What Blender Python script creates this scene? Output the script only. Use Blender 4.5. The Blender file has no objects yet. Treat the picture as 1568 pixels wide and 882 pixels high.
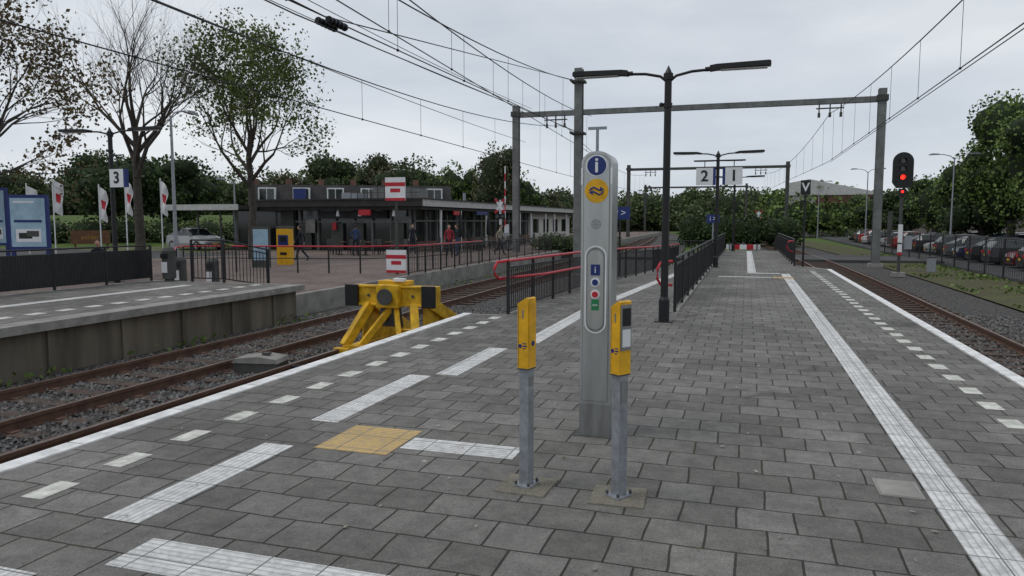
import bpy, bmesh, math, random
import numpy as np
from mathutils import Vector, Matrix
R = math.radians
rng = np.random.default_rng(7)
random.seed(7)
sc = bpy.context.scene
sc.view_settings.view_transform = 'Standard'
sc.view_settings.look = 'None'
sc.view_settings.exposure = 0

# ------------------------------------------------------------------ materials
def newmat(name):
    m = bpy.data.materials.new(name); m.use_nodes = True
    nt = m.node_tree; b = nt.nodes['Principled BSDF']
    return m, nt, b
def N(nt, t, **k):
    n = nt.nodes.new(t)
    for a, v in k.items():
        setattr(n, a, v)
    return n
def L(nt, a, b): nt.links.new(a, b)
def mixc(nt, mode, fac, a, b):
    n = N(nt, 'ShaderNodeMix', data_type='RGBA', blend_type=mode)
    for i, s in ((0, fac), (6, a), (7, b)):
        if hasattr(s, 'is_linked') or hasattr(s, 'links'): L(nt, s, n.inputs[i])
        elif i == 0: n.inputs[0].default_value = s
        else: n.inputs[i].default_value = (*s, 1) if len(s) == 3 else s
    return n.outputs[2]
def ramp(nt, src, stops):
    r = N(nt, 'ShaderNodeValToRGB')
    el = r.color_ramp.elements
    while len(el) < len(stops): el.new(0.5)
    for e, (p, c) in zip(el, stops):
        e.position = p; e.color = (*c, 1) if len(c) == 3 else c
    L(nt, src, r.inputs[0]); return r.outputs[0]
def noise(nt, vec, scale, detail=4, rough=0.6):
    n = N(nt, 'ShaderNodeTexNoise'); n.inputs['Scale'].default_value = scale
    n.inputs['Detail'].default_value = detail; n.inputs['Roughness'].default_value = rough
    L(nt, vec, n.inputs['Vector']); return n.outputs['Fac']
def g(v): return (v, v, v)
def bump(nt, b, h, strength, dist=0.01, prev=None):
    n = N(nt, 'ShaderNodeBump'); n.inputs['Strength'].default_value = strength
    n.inputs['Distance'].default_value = dist
    L(nt, h, n.inputs['Height'])
    if prev is not None: L(nt, prev, n.inputs['Normal'])
    if b is not None: L(nt, n.outputs[0], b.inputs['Normal'])
    return n.outputs[0]
def mat(name, col, rough=0.6, metal=0.0, var=0.25, scale=3.0, bs=0.0, bscale=40, streak=False, spec=0.4):
    m, nt, b = newmat(name)
    tc = N(nt, 'ShaderNodeTexCoord').outputs['Object']
    v = tc
    if streak:
        mp = N(nt, 'ShaderNodeMapping'); mp.inputs['Scale'].default_value = (1, 1, 0.12); L(nt, tc, mp.inputs[0]); v = mp.outputs[0]
    f = noise(nt, v, scale, 3, 0.65)
    rr = ramp(nt, f, [(0.3, g(1 - var)), (0.7, g(1 + var * 0.4))])
    c = mixc(nt, 'MULTIPLY', 1.0, col, rr)
    L(nt, c, b.inputs['Base Color'])
    b.inputs['Roughness'].default_value = rough; b.inputs['Metallic'].default_value = metal
    b.inputs['Specular IOR Level'].default_value = spec
    if bs > 0:
        bump(nt, b, noise(nt, tc, bscale, 3, 0.7), bs)
    return m
def emis(name, col, s):
    m, nt, b = newmat(name)
    b.inputs['Base Color'].default_value = (*col, 1)
    b.inputs['Emission Color'].default_value = (*col, 1); b.inputs['Emission Strength'].default_value = s
    return m
def leafmat(name, c1, c2, cscale=0.6, trans=False):
    m, nt, b = newmat(name)
    geo = N(nt, 'ShaderNodeNewGeometry'); tc = N(nt, 'ShaderNodeTexCoord').outputs['Object']
    a = ramp(nt, geo.outputs['Random Per Island'], [(0.0, c1), (1.0, c2)])
    n = ramp(nt, noise(nt, tc, cscale, 2), [(0.35, g(0.55)), (0.65, g(1.25))])
    c = mixc(nt, 'MULTIPLY', 1.0, a, n)
    L(nt, c, b.inputs['Base Color']); b.inputs['Roughness'].default_value = 0.6
    b.inputs['Specular IOR Level'].default_value = 0.25
    if trans:
        tr = N(nt, 'ShaderNodeBsdfTranslucent'); L(nt, c, tr.inputs[0])
        ms = N(nt, 'ShaderNodeMixShader'); ms.inputs[0].default_value = 0.4
        out = nt.nodes['Material Output']
        L(nt, b.outputs[0], ms.inputs[1]); L(nt, tr.outputs[0], ms.inputs[2]); L(nt, ms.outputs[0], out.inputs[0])
    return m
def pavemat(name, c1, c2, mortar, bw, rh, ms=0.006, offset=0.5, big=0.35, speck=True):
    m, nt, b = newmat(name)
    tc = N(nt, 'ShaderNodeTexCoord').outputs['Object']
    wn = N(nt, 'ShaderNodeTexNoise'); wn.inputs['Scale'].default_value = 1.9; L(nt, tc, wn.inputs['Vector'])
    sub = N(nt, 'ShaderNodeVectorMath', operation='SUBTRACT'); L(nt, wn.outputs['Color'], sub.inputs[0]); sub.inputs[1].default_value = (.5, .5, .5)
    scl = N(nt, 'ShaderNodeVectorMath', operation='SCALE'); L(nt, sub.outputs[0], scl.inputs[0]); scl.inputs['Scale'].default_value = 0.045
    add = N(nt, 'ShaderNodeVectorMath', operation='ADD'); L(nt, tc, add.inputs[0]); L(nt, scl.outputs[0], add.inputs[1])
    br = N(nt, 'ShaderNodeTexBrick'); br.offset = offset; br.squash = 1
    L(nt, add.outputs[0], br.inputs['Vector'])
    for k, v in (('Color1', (*c1, 1)), ('Color2', (*c2, 1)), ('Mortar', (*mortar, 1)), ('Scale', 1.0), ('Mortar Size', ms), ('Mortar Smooth', 0.5), ('Bias', 0.0), ('Brick Width', bw), ('Row Height', rh)):
        br.inputs[k].default_value = v
    c = br.outputs['Color']
    c = mixc(nt, 'MULTIPLY', 1.0, c, ramp(nt, noise(nt, tc, 0.5, 4, 0.6), [(0.3, g(1 - big)), (0.7, g(1.15))]))
    c = mixc(nt, 'MULTIPLY', 1.0, c, ramp(nt, noise(nt, tc, 6, 4, 0.75), [(0.3, g(0.72)), (0.7, g(1.22))]))
    c = mixc(nt, 'MULTIPLY', 1.0, c, ramp(nt, noise(nt, tc, 140, 2, 0.8), [(0.3, g(0.6)), (0.7, g(1.35))]))
    if speck:
        jf = ramp(nt, br.outputs['Fac'], [(0.0, g(0.0)), (0.9, g(1.0))])
        mo = N(nt, 'ShaderNodeMath', operation='MULTIPLY'); L(nt, jf, mo.inputs[0]); L(nt, ramp(nt, noise(nt, tc, 1.3, 3), [(.45, g(0)), (.65, g(.8))]), mo.inputs[1])
        c = mixc(nt, 'MIX', mo.outputs[0], c, (0.045, 0.05, 0.022))
        vo = N(nt, 'ShaderNodeTexVoronoi'); vo.inputs['Scale'].default_value = 1.7; vo.inputs['Randomness'].default_value = 1
        L(nt, add.outputs[0], vo.inputs['Vector'])
        dn = N(nt, 'ShaderNodeMath', operation='ADD'); L(nt, vo.outputs['Distance'], dn.inputs[0])
        nm = N(nt, 'ShaderNodeMath', operation='MULTIPLY'); L(nt, noise(nt, tc, 40, 2), nm.inputs[0]); nm.inputs[1].default_value = 0.05; L(nt, nm.outputs[0], dn.inputs[1])
        f = ramp(nt, dn.outputs[0], [(0.046, g(0.75)), (0.058, g(0.0))])
        c = mixc(nt, 'MIX', f, c, (0.42, 0.42, 0.38))
        f2 = ramp(nt, dn.outputs[0], [(0.95, g(0.0)), (1.0, g(0.5))])
        c = mixc(nt, 'MIX', f2, c, (0.05, 0.047, 0.04))
    L(nt, c, b.inputs['Base Color'])
    b.inputs['Roughness'].default_value = 0.85; b.inputs['Specular IOR Level'].default_value = 0.3
    inv = N(nt, 'ShaderNodeMath', operation='SUBTRACT'); inv.inputs[0].default_value = 1; L(nt, br.outputs['Fac'], inv.inputs[1])
    p = bump(nt, None, inv.outputs[0], 0.9, 0.008)
    bump(nt, b, noise(nt, tc, 90, 2, 0.7), 0.4, 0.003, p)
    return m
def tactile(name, col, axis='Y', wear=0.45):
    m, nt, b = newmat(name)
    tc = N(nt, 'ShaderNodeTexCoord').outputs['Object']
    br = N(nt, 'ShaderNodeTexBrick'); br.offset = 0
    L(nt, tc, br.inputs['Vector'])
    for k, v in (('Color1', (*col, 1)), ('Color2', (col[0] * .86, col[1] * .86, col[2] * .86, 1)), ('Mortar', (0.16, 0.155, 0.14, 1)), ('Scale', 1.0), ('Mortar Size', 0.005), ('Mortar Smooth', 0.3), ('Brick Width', 0.3), ('Row Height', 0.3)):
        br.inputs[k].default_value = v
    wv = N(nt, 'ShaderNodeTexWave', wave_type='BANDS', bands_direction=('X' if axis == 'Y' else 'Y'))
    wv.inputs['Scale'].default_value = 8.0; L(nt, tc, wv.inputs['Vector'])
    wr = ramp(nt, wv.outputs['Fac'], [(0.05, g(0.66)), (0.3, g(1.0))])
    c = mixc(nt, 'MULTIPLY', 1.0, br.outputs['Color'], wr)
    w1 = ramp(nt, noise(nt, tc, 14, 6, 0.8), [(0.41, g(wear)), (0.55, g(0.0))])
    c = mixc(nt, 'MIX', w1, c, (0.24, 0.235, 0.22))
    c = mixc(nt, 'MULTIPLY', 1.0, c, ramp(nt, noise(nt, tc, 1.2, 3), [(0.3, g(0.82)), (0.7, g(1.0))]))
    L(nt, c, b.inputs['Base Color']); b.inputs['Roughness'].default_value = 0.7
    bump(nt, b, wv.outputs['Fac'], 0.5, 0.004)
    return m
def groundmat(name, c1, c2, scale=0.5, fine=30, bs=0.6):
    m, nt, b = newmat(name)
    tc = N(nt, 'ShaderNodeTexCoord').outputs['Object']
    c = ramp(nt, noise(nt, tc, scale, 6, 0.7), [(0.35, c1), (0.65, c2)])
    c = mixc(nt, 'MULTIPLY', 1.0, c, ramp(nt, noise(nt, tc, fine, 3, 0.8), [(0.3, g(0.55)), (0.7, g(1.35))]))
    L(nt, c, b.inputs['Base Color']); b.inputs['Roughness'].default_value = 0.9
    b.inputs['Specular IOR Level'].default_value = 0.2
    bump(nt, b, noise(nt, tc, fine, 3, 0.8), bs, 0.03)
    return m
def ballastmat(name):
    m, nt, b = newmat(name)
    tc = N(nt, 'ShaderNodeTexCoord').outputs['Object']
    vo = N(nt, 'ShaderNodeTexVoronoi'); vo.inputs['Scale'].default_value = 17; L(nt, tc, vo.inputs['Vector'])
    c = ramp(nt, vo.outputs['Color'], [(0.1, (0.05, 0.048, 0.046)), (0.9, (0.17, 0.168, 0.16))])
    d = ramp(nt, vo.outputs['Distance'], [(0.25, g(1.0)), (0.65, g(0.25))])
    c = mixc(nt, 'MULTIPLY', 1.0, c, d)
    c = mixc(nt, 'MIX', ramp(nt, noise(nt, tc, 0.6, 4), [(0.4, g(0)), (0.7, g(0.3))]), c, (0.09, 0.06, 0.04))
    L(nt, c, b.inputs['Base Color']); b.inputs['Roughness'].default_value = 0.9
    iv = N(nt, 'ShaderNodeMath', operation='SUBTRACT'); iv.inputs[0].default_value = 1; L(nt, vo.outputs['Distance'], iv.inputs[1])
    bump(nt, b, iv.outputs[0], 1.0, 0.05)
    return m
def islandmat(name, c1, c2, rough=0.9):
    m, nt, b = newmat(name)
    geo = N(nt, 'ShaderNodeNewGeometry'); tc = N(nt, 'ShaderNodeTexCoord').outputs['Object']
    c = ramp(nt, geo.outputs['Random Per Island'], [(0.0, c1), (1.0, c2)])
    c = mixc(nt, 'MIX', ramp(nt, noise(nt, tc, 0.5, 3), [(0.4, g(0)), (0.75, g(0.35))]), c, (0.10, 0.065, 0.045))
    L(nt, c, b.inputs['Base Color']); b.inputs['Roughness'].default_value = rough
    return m

M_pave = pavemat('platform_paving', (0.142, 0.136, 0.125), (0.212, 0.205, 0.190), (0.042, 0.040, 0.034), 0.3, 0.3, 0.007)
M_square = pavemat('square_brick_paving', (0.17, 0.125, 0.11), (0.23, 0.18, 0.16), (0.07, 0.06, 0.05), 0.2, 0.1, speck=False)
M_white = tactile('tactile_white_y', (0.80, 0.80, 0.79), 'Y')
M_whitex = tactile('tactile_white_x', (0.80, 0.80, 0.79), 'X')
M_yellowt = tactile('tactile_yellow', (0.66, 0.45, 0.17), 'X', 0.4)
M_dash = mat('dash_paint', (0.64, 0.64, 0.58), 0.8, var=0.45, scale=9, bs=0.3)
M_edge = mat('edge_line_paint', (0.80, 0.80, 0.79), 0.7, var=0.35, scale=6, bs=0.2)
M_conc = mat('concrete', (0.28, 0.27, 0.25), 0.85, var=0.4, scale=1.8, bs=0.5, bscale=25)
M_concd = mat('concrete_stained', (0.15, 0.13, 0.10), 0.9, var=0.6, scale=2.2, bs=0.6, bscale=20, streak=True)
M_coping = mat('coping_concrete', (0.28, 0.27, 0.25), 0.85, var=0.4, scale=3, bs=0.4)
M_asph = groundmat('asphalt', (0.055, 0.055, 0.057), (0.095, 0.095, 0.095), 0.4, 60, 0.3)
M_grass = groundmat('grass', (0.055, 0.095, 0.02), (0.10, 0.14, 0.035), 0.6, 8, 0.8)
M_verge = groundmat('verge_soil_grass', (0.085, 0.068, 0.045), (0.095, 0.11, 0.04), 0.9, 18, 1.0)
M_ballast = ballastmat('ballast')
M_stone = islandmat('ballast_stone', (0.045, 0.045, 0.045), (0.20, 0.195, 0.19))
M_sleeper = mat('sleeper_wood', (0.085, 0.058, 0.045), 0.9, var=0.5, scale=6, bs=0.5)
M_rail = mat('rail_rust', (0.12, 0.065, 0.045), 0.75, var=0.4, scale=5)
M_railtop = mat('rail_head_steel', (0.23, 0.17, 0.14), 0.4, 0.7, var=0.3)
M_black = mat('black_paint', (0.012, 0.012, 0.014), 0.45, var=0.3)
M_blackm = mat('dark_fence_paint', (0.018, 0.018, 0.02), 0.5, var=0.3)
M_red = mat('red_paint', (0.50, 0.02, 0.035), 0.4, var=0.2)
M_galv = mat('galvanised_steel', (0.34, 0.36, 0.39), 0.5, 0.5, var=0.35, scale=14, bs=0.1)
M_mast = mat('mast_steel', (0.20, 0.205, 0.20), 0.65, 0.3, var=0.35, scale=2)
M_mastd = mat('mast_steel_dark', (0.085, 0.085, 0.08), 0.7, 0.2, var=0.35, scale=2)
M_alu = mat('brushed_aluminium', (0.50, 0.51, 0.51), 0.33, 0.85, var=0.18, scale=14, streak=True)
M_alud = mat('aluminium_dark', (0.29, 0.295, 0.29), 0.5, 0.7, var=0.3, scale=14, streak=True)
M_yel = mat('yellow_paint', (0.75, 0.40, 0.012), 0.45, var=0.28, scale=12, bs=.04)
M_yelb = mat('buffer_yellow', (0.72, 0.42, 0.015), 0.55, var=0.5, scale=4, bs=0.15)
M_blue = mat('sign_blue', (0.012, 0.03, 0.16), 0.35, var=0.1)
M_bluel = mat('sign_light_blue', (0.34, 0.50, 0.62), 0.35, var=0.3, scale=2)
M_wht = mat('sign_white', (0.74, 0.76, 0.78), 0.4, var=0.12)
M_grn = mat('sign_green', (0.02, 0.22, 0.08), 0.4, var=0.1)
M_glass = mat('dark_glass', (0.02, 0.024, 0.026), 0.08, 0.0, var=0.3, scale=0.8, spec=0.7)
M_wire = mat('wire_metal', (0.03, 0.03, 0.03), 0.6, 0.3)
M_brick = pavemat('brick_wall', (0.17, 0.085, 0.06), (0.22, 0.11, 0.08), (0.22, 0.2, 0.18), 0.22, 0.08, 0.01, speck=False)
M_cream = mat('render_cream', (0.62, 0.60, 0.56), 0.8, var=0.2)
M_roof = mat('roof_dark', (0.045, 0.042, 0.042), 0.8, var=0.4, scale=1.5)
M_roofr = mat('roof_tile_red', (0.17, 0.065, 0.045), 0.85, var=0.4, scale=2)
M_fasc = mat('fascia_white', (0.50, 0.50, 0.48), 0.6, var=0.2)
M_bark = mat('bark', (0.075, 0.066, 0.056), 0.95, var=0.5, scale=6, bs=0.6, bscale=18)
M_skin = mat('skin', (0.48, 0.28, 0.20), 0.6, var=0.05)
M_hair = mat('hair', (0.03, 0.02, 0.015), 0.7)
M_rub = mat('tyre_rubber', (0.02, 0.02, 0.02), 0.8)
M_lamp = mat('lamp_glass', (0.6, 0.6, 0.58), 0.3)
M_wood = mat('wood_brown', (0.14, 0.07, 0.035), 0.8, var=.4)
M_och = mat('lettering_ochre', (0.35, 0.2, 0.03), 0.6, var=.2)
M_redl = emis('signal_red_light', (1.0, 0.02, 0.01), 3.0)

# ------------------------------------------------------------------ mesh builder
_ico = {}
def ico(sub):
    if sub not in _ico:
        bm = bmesh.new(); bmesh.ops.create_icosphere(bm, subdivisions=sub, radius=1)
        bm.verts.ensure_lookup_table()
        _ico[sub] = (np.array([v.co[:] for v in bm.verts]), np.array([[v.index for v in f.verts] for f in bm.faces])); bm.free()
    return _ico[sub]
class MB:
    def __init__(s): s.V = []; s.n = 0; s.Lp = []; s.Sz = []; s.Mi = []; s.Sm = []; s.mats = []
    def mi(s, m):
        if m not in s.mats: s.mats.append(m)
        return s.mats.index(m)
    def arr(s, v, f, m, smooth=False):
        v = np.asarray(v, float).reshape(-1, 3); f = np.asarray(f, int)
        s.V.append(v); s.Lp.append((f + s.n).ravel()); s.Sz.append(np.full(len(f), f.shape[1]))
        s.Mi.append(np.full(len(f), s.mi(m))); s.Sm.append(np.full(len(f), smooth)); s.n += len(v)
    def poly(s, v, faces, m, smooth=False):
        v = np.asarray(v, float).reshape(-1, 3); s.V.append(v)
        for f in faces:
            s.Lp.append(np.array(f, int) + s.n); s.Sz.append(np.array([len(f)])); s.Mi.append(np.array([s.mi(m)])); s.Sm.append(np.array([smooth]))
        s.n += len(v)
    def box(s, c, d, m, rz=0.0, M=None):
        x, y, z = d[0] / 2, d[1] / 2, d[2] / 2
        v = np.array([[-x, -y, -z], [x, -y, -z], [x, y, -z], [-x, y, -z], [-x, -y, z], [x, -y, z], [x, y, z], [-x, y, z]])
        if M is not None: v = v @ np.array(M.to_3x3()).T
        if rz: 
            cs, sn = math.cos(rz), math.sin(rz); v = v @ np.array([[cs, sn, 0], [-sn, cs, 0], [0, 0, 1]])
        s.arr(v + np.array(c), [[0, 3, 2, 1], [4, 5, 6, 7], [0, 1, 5, 4], [1, 2, 6, 5], [2, 3, 7, 6], [3, 0, 4, 7]], m)
    def bx(s, x0, x1, y0, y1, z0, z1, m): s.box(((x0 + x1) / 2, (y0 + y1) / 2, (z0 + z1) / 2), (abs(x1 - x0), abs(y1 - y0), abs(z1 - z0)), m)
    def beam(s, a, b, w, h, m):
        a, b = Vector(a), Vector(b); d = b - a
        q = d.to_track_quat('Y', 'Z').to_matrix()
        s.box(tuple((a + b) / 2), (w, d.length, h), m, M=q)
    def tube(s, pts, rad, n, m, smooth=True, cap=True):
        P = np.asarray(pts, float); K = len(P)
        rad = np.full(K, rad) if np.isscalar(rad) else np.asarray(rad, float)
        T = np.gradient(P, axis=0); T /= (np.linalg.norm(T, axis=1, keepdims=True) + 1e-9)
        ref = np.array([0, 0, 1.0]) if abs(T[0, 2]) < 0.9 else np.array([1.0, 0, 0])
        A = np.cross(T, ref); A /= (np.linalg.norm(A, axis=1, keepdims=True) + 1e-9); B = np.cross(T, A)
        th = np.linspace(0, 2 * math.pi, n, endpoint=False)
        ring = A[:, None, :] * np.cos(th)[None, :, None] + B[:, None, :] * np.sin(th)[None, :, None]
        V = (P[:, None, :] + ring * rad[:, None, None]).reshape(-1, 3)
        i = np.arange(K - 1)[:, None] * n; j = np.arange(n)[None, :]; j2 = (j + 1) % n
        F = np.stack([i + j, i + j2, i + n + j2, i + n + j], -1).reshape(-1, 4)[:, ::-1]
        s.arr(V, F, m, smooth)
        if cap:
            s.poly(V[:n], [tuple(range(n))], m); s.poly(V[-n:], [tuple(range(n))[::-1]], m)
    def cyl(s, a, b, r, m, n=12, r2=None): s.tube([a, b], [r, r if r2 is None else r2], n, m, n > 6)
    def sph(s, c, r, m, sub=2, jit=0, smooth=True):
        v, f = ico(sub); v = v.copy()
        if jit: v *= (1 + rng.uniform(-jit, jit, (len(v), 1)))
        s.arr(v * np.array(r if not np.isscalar(r) else (r, r, r)) + np.array(c), f, m, smooth)
    def prism(s, outline, y0, y1, m, axis='Y', smooth=False):
        o = outline; k = len(o)
        def P(a, b, t): return {'Y': (a, t, b), 'X': (t, a, b), 'Z': (a, b, t)}[axis]
        v = [P(a, b, y0) for a, b in o] + [P(a, b, y1) for a, b in o]
        s.poly(v, [tuple(range(k)), tuple(range(2 * k - 1, k - 1, -1))], m)
        s.arr(v, [[(i + 1) % k, i, i + k, (i + 1) % k + k] for i in range(k)], m, smooth)
    def build(s, name, loc=(0, 0, 0), rz=0.0, bevel=0, fixn=False):
        me = bpy.data.meshes.new(name)
        V = np.concatenate(s.V); Lp = np.concatenate(s.Lp); Sz = np.concatenate(s.Sz)
        me.vertices.add(len(V)); me.vertices.foreach_set('co', V.ravel())
        me.loops.add(len(Lp)); me.loops.foreach_set('vertex_index', Lp.astype(np.int32))
        me.polygons.add(len(Sz)); st = np.concatenate([[0], np.cumsum(Sz)[:-1]])
        me.polygons.foreach_set('loop_start', st.astype(np.int32))
        me.polygons.foreach_set('material_index', np.concatenate(s.Mi).astype(np.int32))
        me.polygons.foreach_set('use_smooth', np.concatenate(s.Sm).astype(bool))
        for m in s.mats: me.materials.append(m)
        me.update(calc_edges=True)
        if fixn:
            bm = bmesh.new(); bm.from_mesh(me); bmesh.ops.recalc_face_normals(bm, faces=bm.faces); bm.to_mesh(me); bm.free()
        ob = bpy.data.objects.new(name, me); sc.collection.objects.link(ob)
        ob.location = loc; ob.rotation_euler = (0, 0, rz)
        if bevel:
            bv = ob.modifiers.new('bevel', 'BEVEL'); bv.width = bevel; bv.segments = 2; bv.limit_method = 'ANGLE'
        return ob
def text(parent, name, s, size, loc, m, rot=(R(90), 0, 0), ext=0.002):
    cu = bpy.data.curves.new(name, 'FONT'); cu.body = s; cu.size = size; cu.extrude = ext
    cu.align_x = 'CENTER'; cu.align_y = 'CENTER'; cu.materials.append(m)
    ob = bpy.data.objects.new(name, cu); sc.collection.objects.link(ob)
    ob.parent = parent; ob.location = loc; ob.rotation_euler = rot
    return ob
def shift(Y): return -0.00064 * max(0, Y - 25) ** 2
def at(u, D):
    t = (u - 784) / 1130.0
    return (D * (t * .9537 - .3007), D * (.9537 + t * .3007))

# ------------------------------------------------------------------ world + light + camera
w = bpy.data.worlds.new('World'); sc.world = w; w.use_nodes = True
nt = w.node_tree; bg = nt.nodes['Background']
sky = N(nt, 'ShaderNodeTexSky', sky_type='NISHITA'); sky.sun_disc = False
sky.sun_elevation = R(52); sky.sun_rotation = R(-60)
tcw = N(nt, 'ShaderNodeTexCoord').outputs['Generated']
mp = N(nt, 'ShaderNodeMapping'); mp.inputs['Scale'].default_value = (1, 1, 3.4); mp.inputs['Location'].default_value = (3.1, 1.7, 0.4); L(nt, tcw, mp.inputs[0])
cl = ramp(nt, noise(nt, mp.outputs[0], 1.9, 6, 0.55), [(0.30, (4.9, 5.4, 6.15)), (0.5, (6.2, 6.6, 7.15)), (0.68, (7.6, 7.9, 8.2))])
sepw = N(nt, 'ShaderNodeSeparateXYZ'); L(nt, tcw, sepw.inputs[0])
hz = ramp(nt, sepw.outputs[2], [(0.0, g(1.12)), (0.35, g(0.95))])
cl = mixc(nt, 'MULTIPLY', 1.0, cl, hz)
L(nt, mixc(nt, 'MIX', 0.93, sky.outputs[0], cl), bg.inputs[0]); bg.inputs[1].default_value = 0.103
sl = bpy.data.lights.new('sun', 'SUN'); sl.energy = 1.0; sl.angle = R(25); sl.color = (1, 0.97, 0.93)
so = bpy.data.objects.new('sun', sl); sc.collection.objects.link(so)
so.rotation_euler = Vector((-0.55, -0.25, 1.0)).to_track_quat('Z', 'Y').to_euler()
cam = bpy.data.cameras.new('camera'); cam.lens = 25.94; cam.sensor_width = 36; cam.clip_end = 3000; cam.clip_start = 0.05
co = bpy.data.objects.new('camera', cam); sc.collection.objects.link(co); sc.camera = co
co.location = (0, 0, 1.6); co.rotation_euler = (R(90 - 5.2), 0, R(17.5))

# ------------------------------------------------------------------ ground
b = MB(); b.arr([(-1500, -300, -1.0), (1500, -300, -1.0), (1500, 2500, -1.0), (-1500, 2500, -1.0)], [[0, 1, 2, 3]], M_grass); b.build('ground')
def strip(name, xa, xb, y0, y1, z, m, step=3):
    ys = np.arange(y0, y1 + .01, step); v = []
    for y in ys: v += [(xa + shift(y), y, z), (xb + shift(y), y, z)]
    f = [[2 * i, 2 * i + 1, 2 * i + 3, 2 * i + 2] for i in range(len(ys) - 1)]
    b = MB(); b.arr(v, f, m); return b.build(name)
strip('ballast_bed', -11.2, -4.5, -14, 16, -0.90, M_ballast)
strip('ballast_bed', -11.2, -4.0, 16, 226, -0.90, M_ballast)
strip('ballast_bed', 1.5, 7.3, -14, 226, -0.90, M_ballast)
strip('verge', 7.3, 10.6, -14, 226, -0.86, M_verge)
b = MB(); b.bx(10.6, 60, -14, 130, -1.2, -0.82, M_asph); b.build('car_park')
def stones(name, x0, x1, y0, y1, n, z=-0.90):
    v, f = (np.array([[1, 0, 0], [-1, 0, 0], [0, 1, 0], [0, -1, 0], [0, 0, 1], [0, 0, -1.0]]), np.array([[0, 2, 4], [2, 1, 4], [1, 3, 4], [3, 0, 4]]))
    c = np.stack([rng.uniform(x0, x1, n), rng.uniform(y0, y1, n), z + rng.uniform(-0.005, 0.03, n)], -1)
    s = rng.uniform(0.022, 0.045, (n, 1, 1)) * rng.uniform(0.7, 1.3, (n, 6, 1))
    a = rng.uniform(0, 6.28, n); t = rng.uniform(-.6, .6, n)
    ca, sa, ct, st = np.cos(a), np.sin(a), np.cos(t), np.sin(t)
    Rm = np.stack([ca, -sa * ct, sa * st, sa, ca * ct, -ca * st, 0 * ca, st, ct], -1).reshape(n, 3, 3)
    V = np.einsum('nij,nkj->nki', Rm, v[None] * s) + c[:, None, :]
    F = (f[None] + (np.arange(n) * 6)[:, None, None]).reshape(-1, 3)
    b = MB(); b.arr(V.reshape(-1, 3), F, M_stone); return b.build(name)
stones('ballast_stones', -10.5, -4.9, 2, 20, 38000)
stones('ballast_stones', 3.2, 7.2, 5, 22, 12000)
def track(name, xc, y0, y1):
    b = MB(); ys = list(np.arange(y0, y1 + .01, 2.0))
    for sx in (-0.7525, 0.7525):
        for (wd, za, zb, m) in ((0.14, -0.87, -0.855, M_rail), (0.03, -0.855, -0.765, M_rail), (0.07, -0.765, -0.722, M_rail), (0.05, -0.7225, -0.719, M_railtop)):
            v = []
            for y in ys:
                x = xc + sx + shift(y); v += [(x - wd / 2, y, za), (x + wd / 2, y, za), (x + wd / 2, y, zb), (x - wd / 2, y, zb)]
            f = []
            for i in range(len(ys) - 1):
                o = i * 4
                for k in range(4): f.append([o + k, o + (k + 1) % 4, o + 4 + (k + 1) % 4, o + 4 + k])
            b.arr(v, f, m)
    y = y0 + .3
    while y < y1:
        j = random.uniform(-.03, .03)
        b.box((xc + shift(y) + j, y, -0.915), (2.5, 0.24, 0.11), M_sleeper, rz=random.uniform(-.01, .01))
        for sx in (-0.7525, 0.7525):
            b.box((xc + shift(y) + sx, y, -0.855), (0.3, 0.13, 0.022), M_rail)
        y += 0.62
    return b.build(name)
track('railway_track', -8.93, -12, 222)
track('railway_track', -6.25, -12, 14.5)
track('railway_track', 4.25, -12, 222)

# ------------------------------------------------------------------ main platform
b = MB()
b.prism([(-4.62, -5), (2.74, -5), (2.74, 26.5), (1.75, 28.5), (1.75, 42), (-1.15, 42), (-1.15, 13.0), (-3.9, 13.0), (-3.9, 11.9), (-4.62, 11.9)], -1.1, 0.0, M_conc, 'Z')
b.build('station_platform')
b = MB()
b.prism([(-4.45, -5), (2.58, -5), (2.58, 26.3), (1.7, 28.3), (1.7, 42), (-1.1, 42), (-1.1, 13.0), (-3.85, 13.0), (-3.85, 11.8), (-4.45, 11.8)], -0.05, 0.004, M_pave, 'Z')
b.build('platform_paving')
b = MB()
def ramp_mesh(b, x0, x1, y0, y1, z0, z1, mt, ms):
    v = [(x0, y0, z0), (x1, y0, z0), (x1, y1, z1), (x0, y1, z1), (x0, y0, -1.1), (x1, y0, -1.1), (x1, y1, -1.1), (x0, y1, -1.1)]
    b.arr(v, [[0, 1, 2, 3]], mt); b.arr(v, [[4, 5, 1, 0], [5, 6, 2, 1], [6, 7, 3, 2], [7, 4, 0, 3]], ms)
v = [(-3.9, 13, 0.003), (-1.16, 13, 0.003), (-1.16, 38, -0.5), (-3.2, 38, -0.5), (-3.9, 13, -1.1), (-1.16, 13, -1.1), (-1.16, 38, -1.1), (-3.2, 38, -1.1)]
b.arr(v, [[0, 1, 2, 3]], M_pave); b.arr(v, [[4, 5, 1, 0], [5, 6, 2, 1], [6, 7, 3, 2], [7, 4, 0, 3]], M_conc)
b.build('access_ramp')
b = MB(); ramp_mesh(b, -1.15, 1.75, 42.002, 47, -0.0, -0.7, M_pave, M_conc); b.build('access_ramp')

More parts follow.
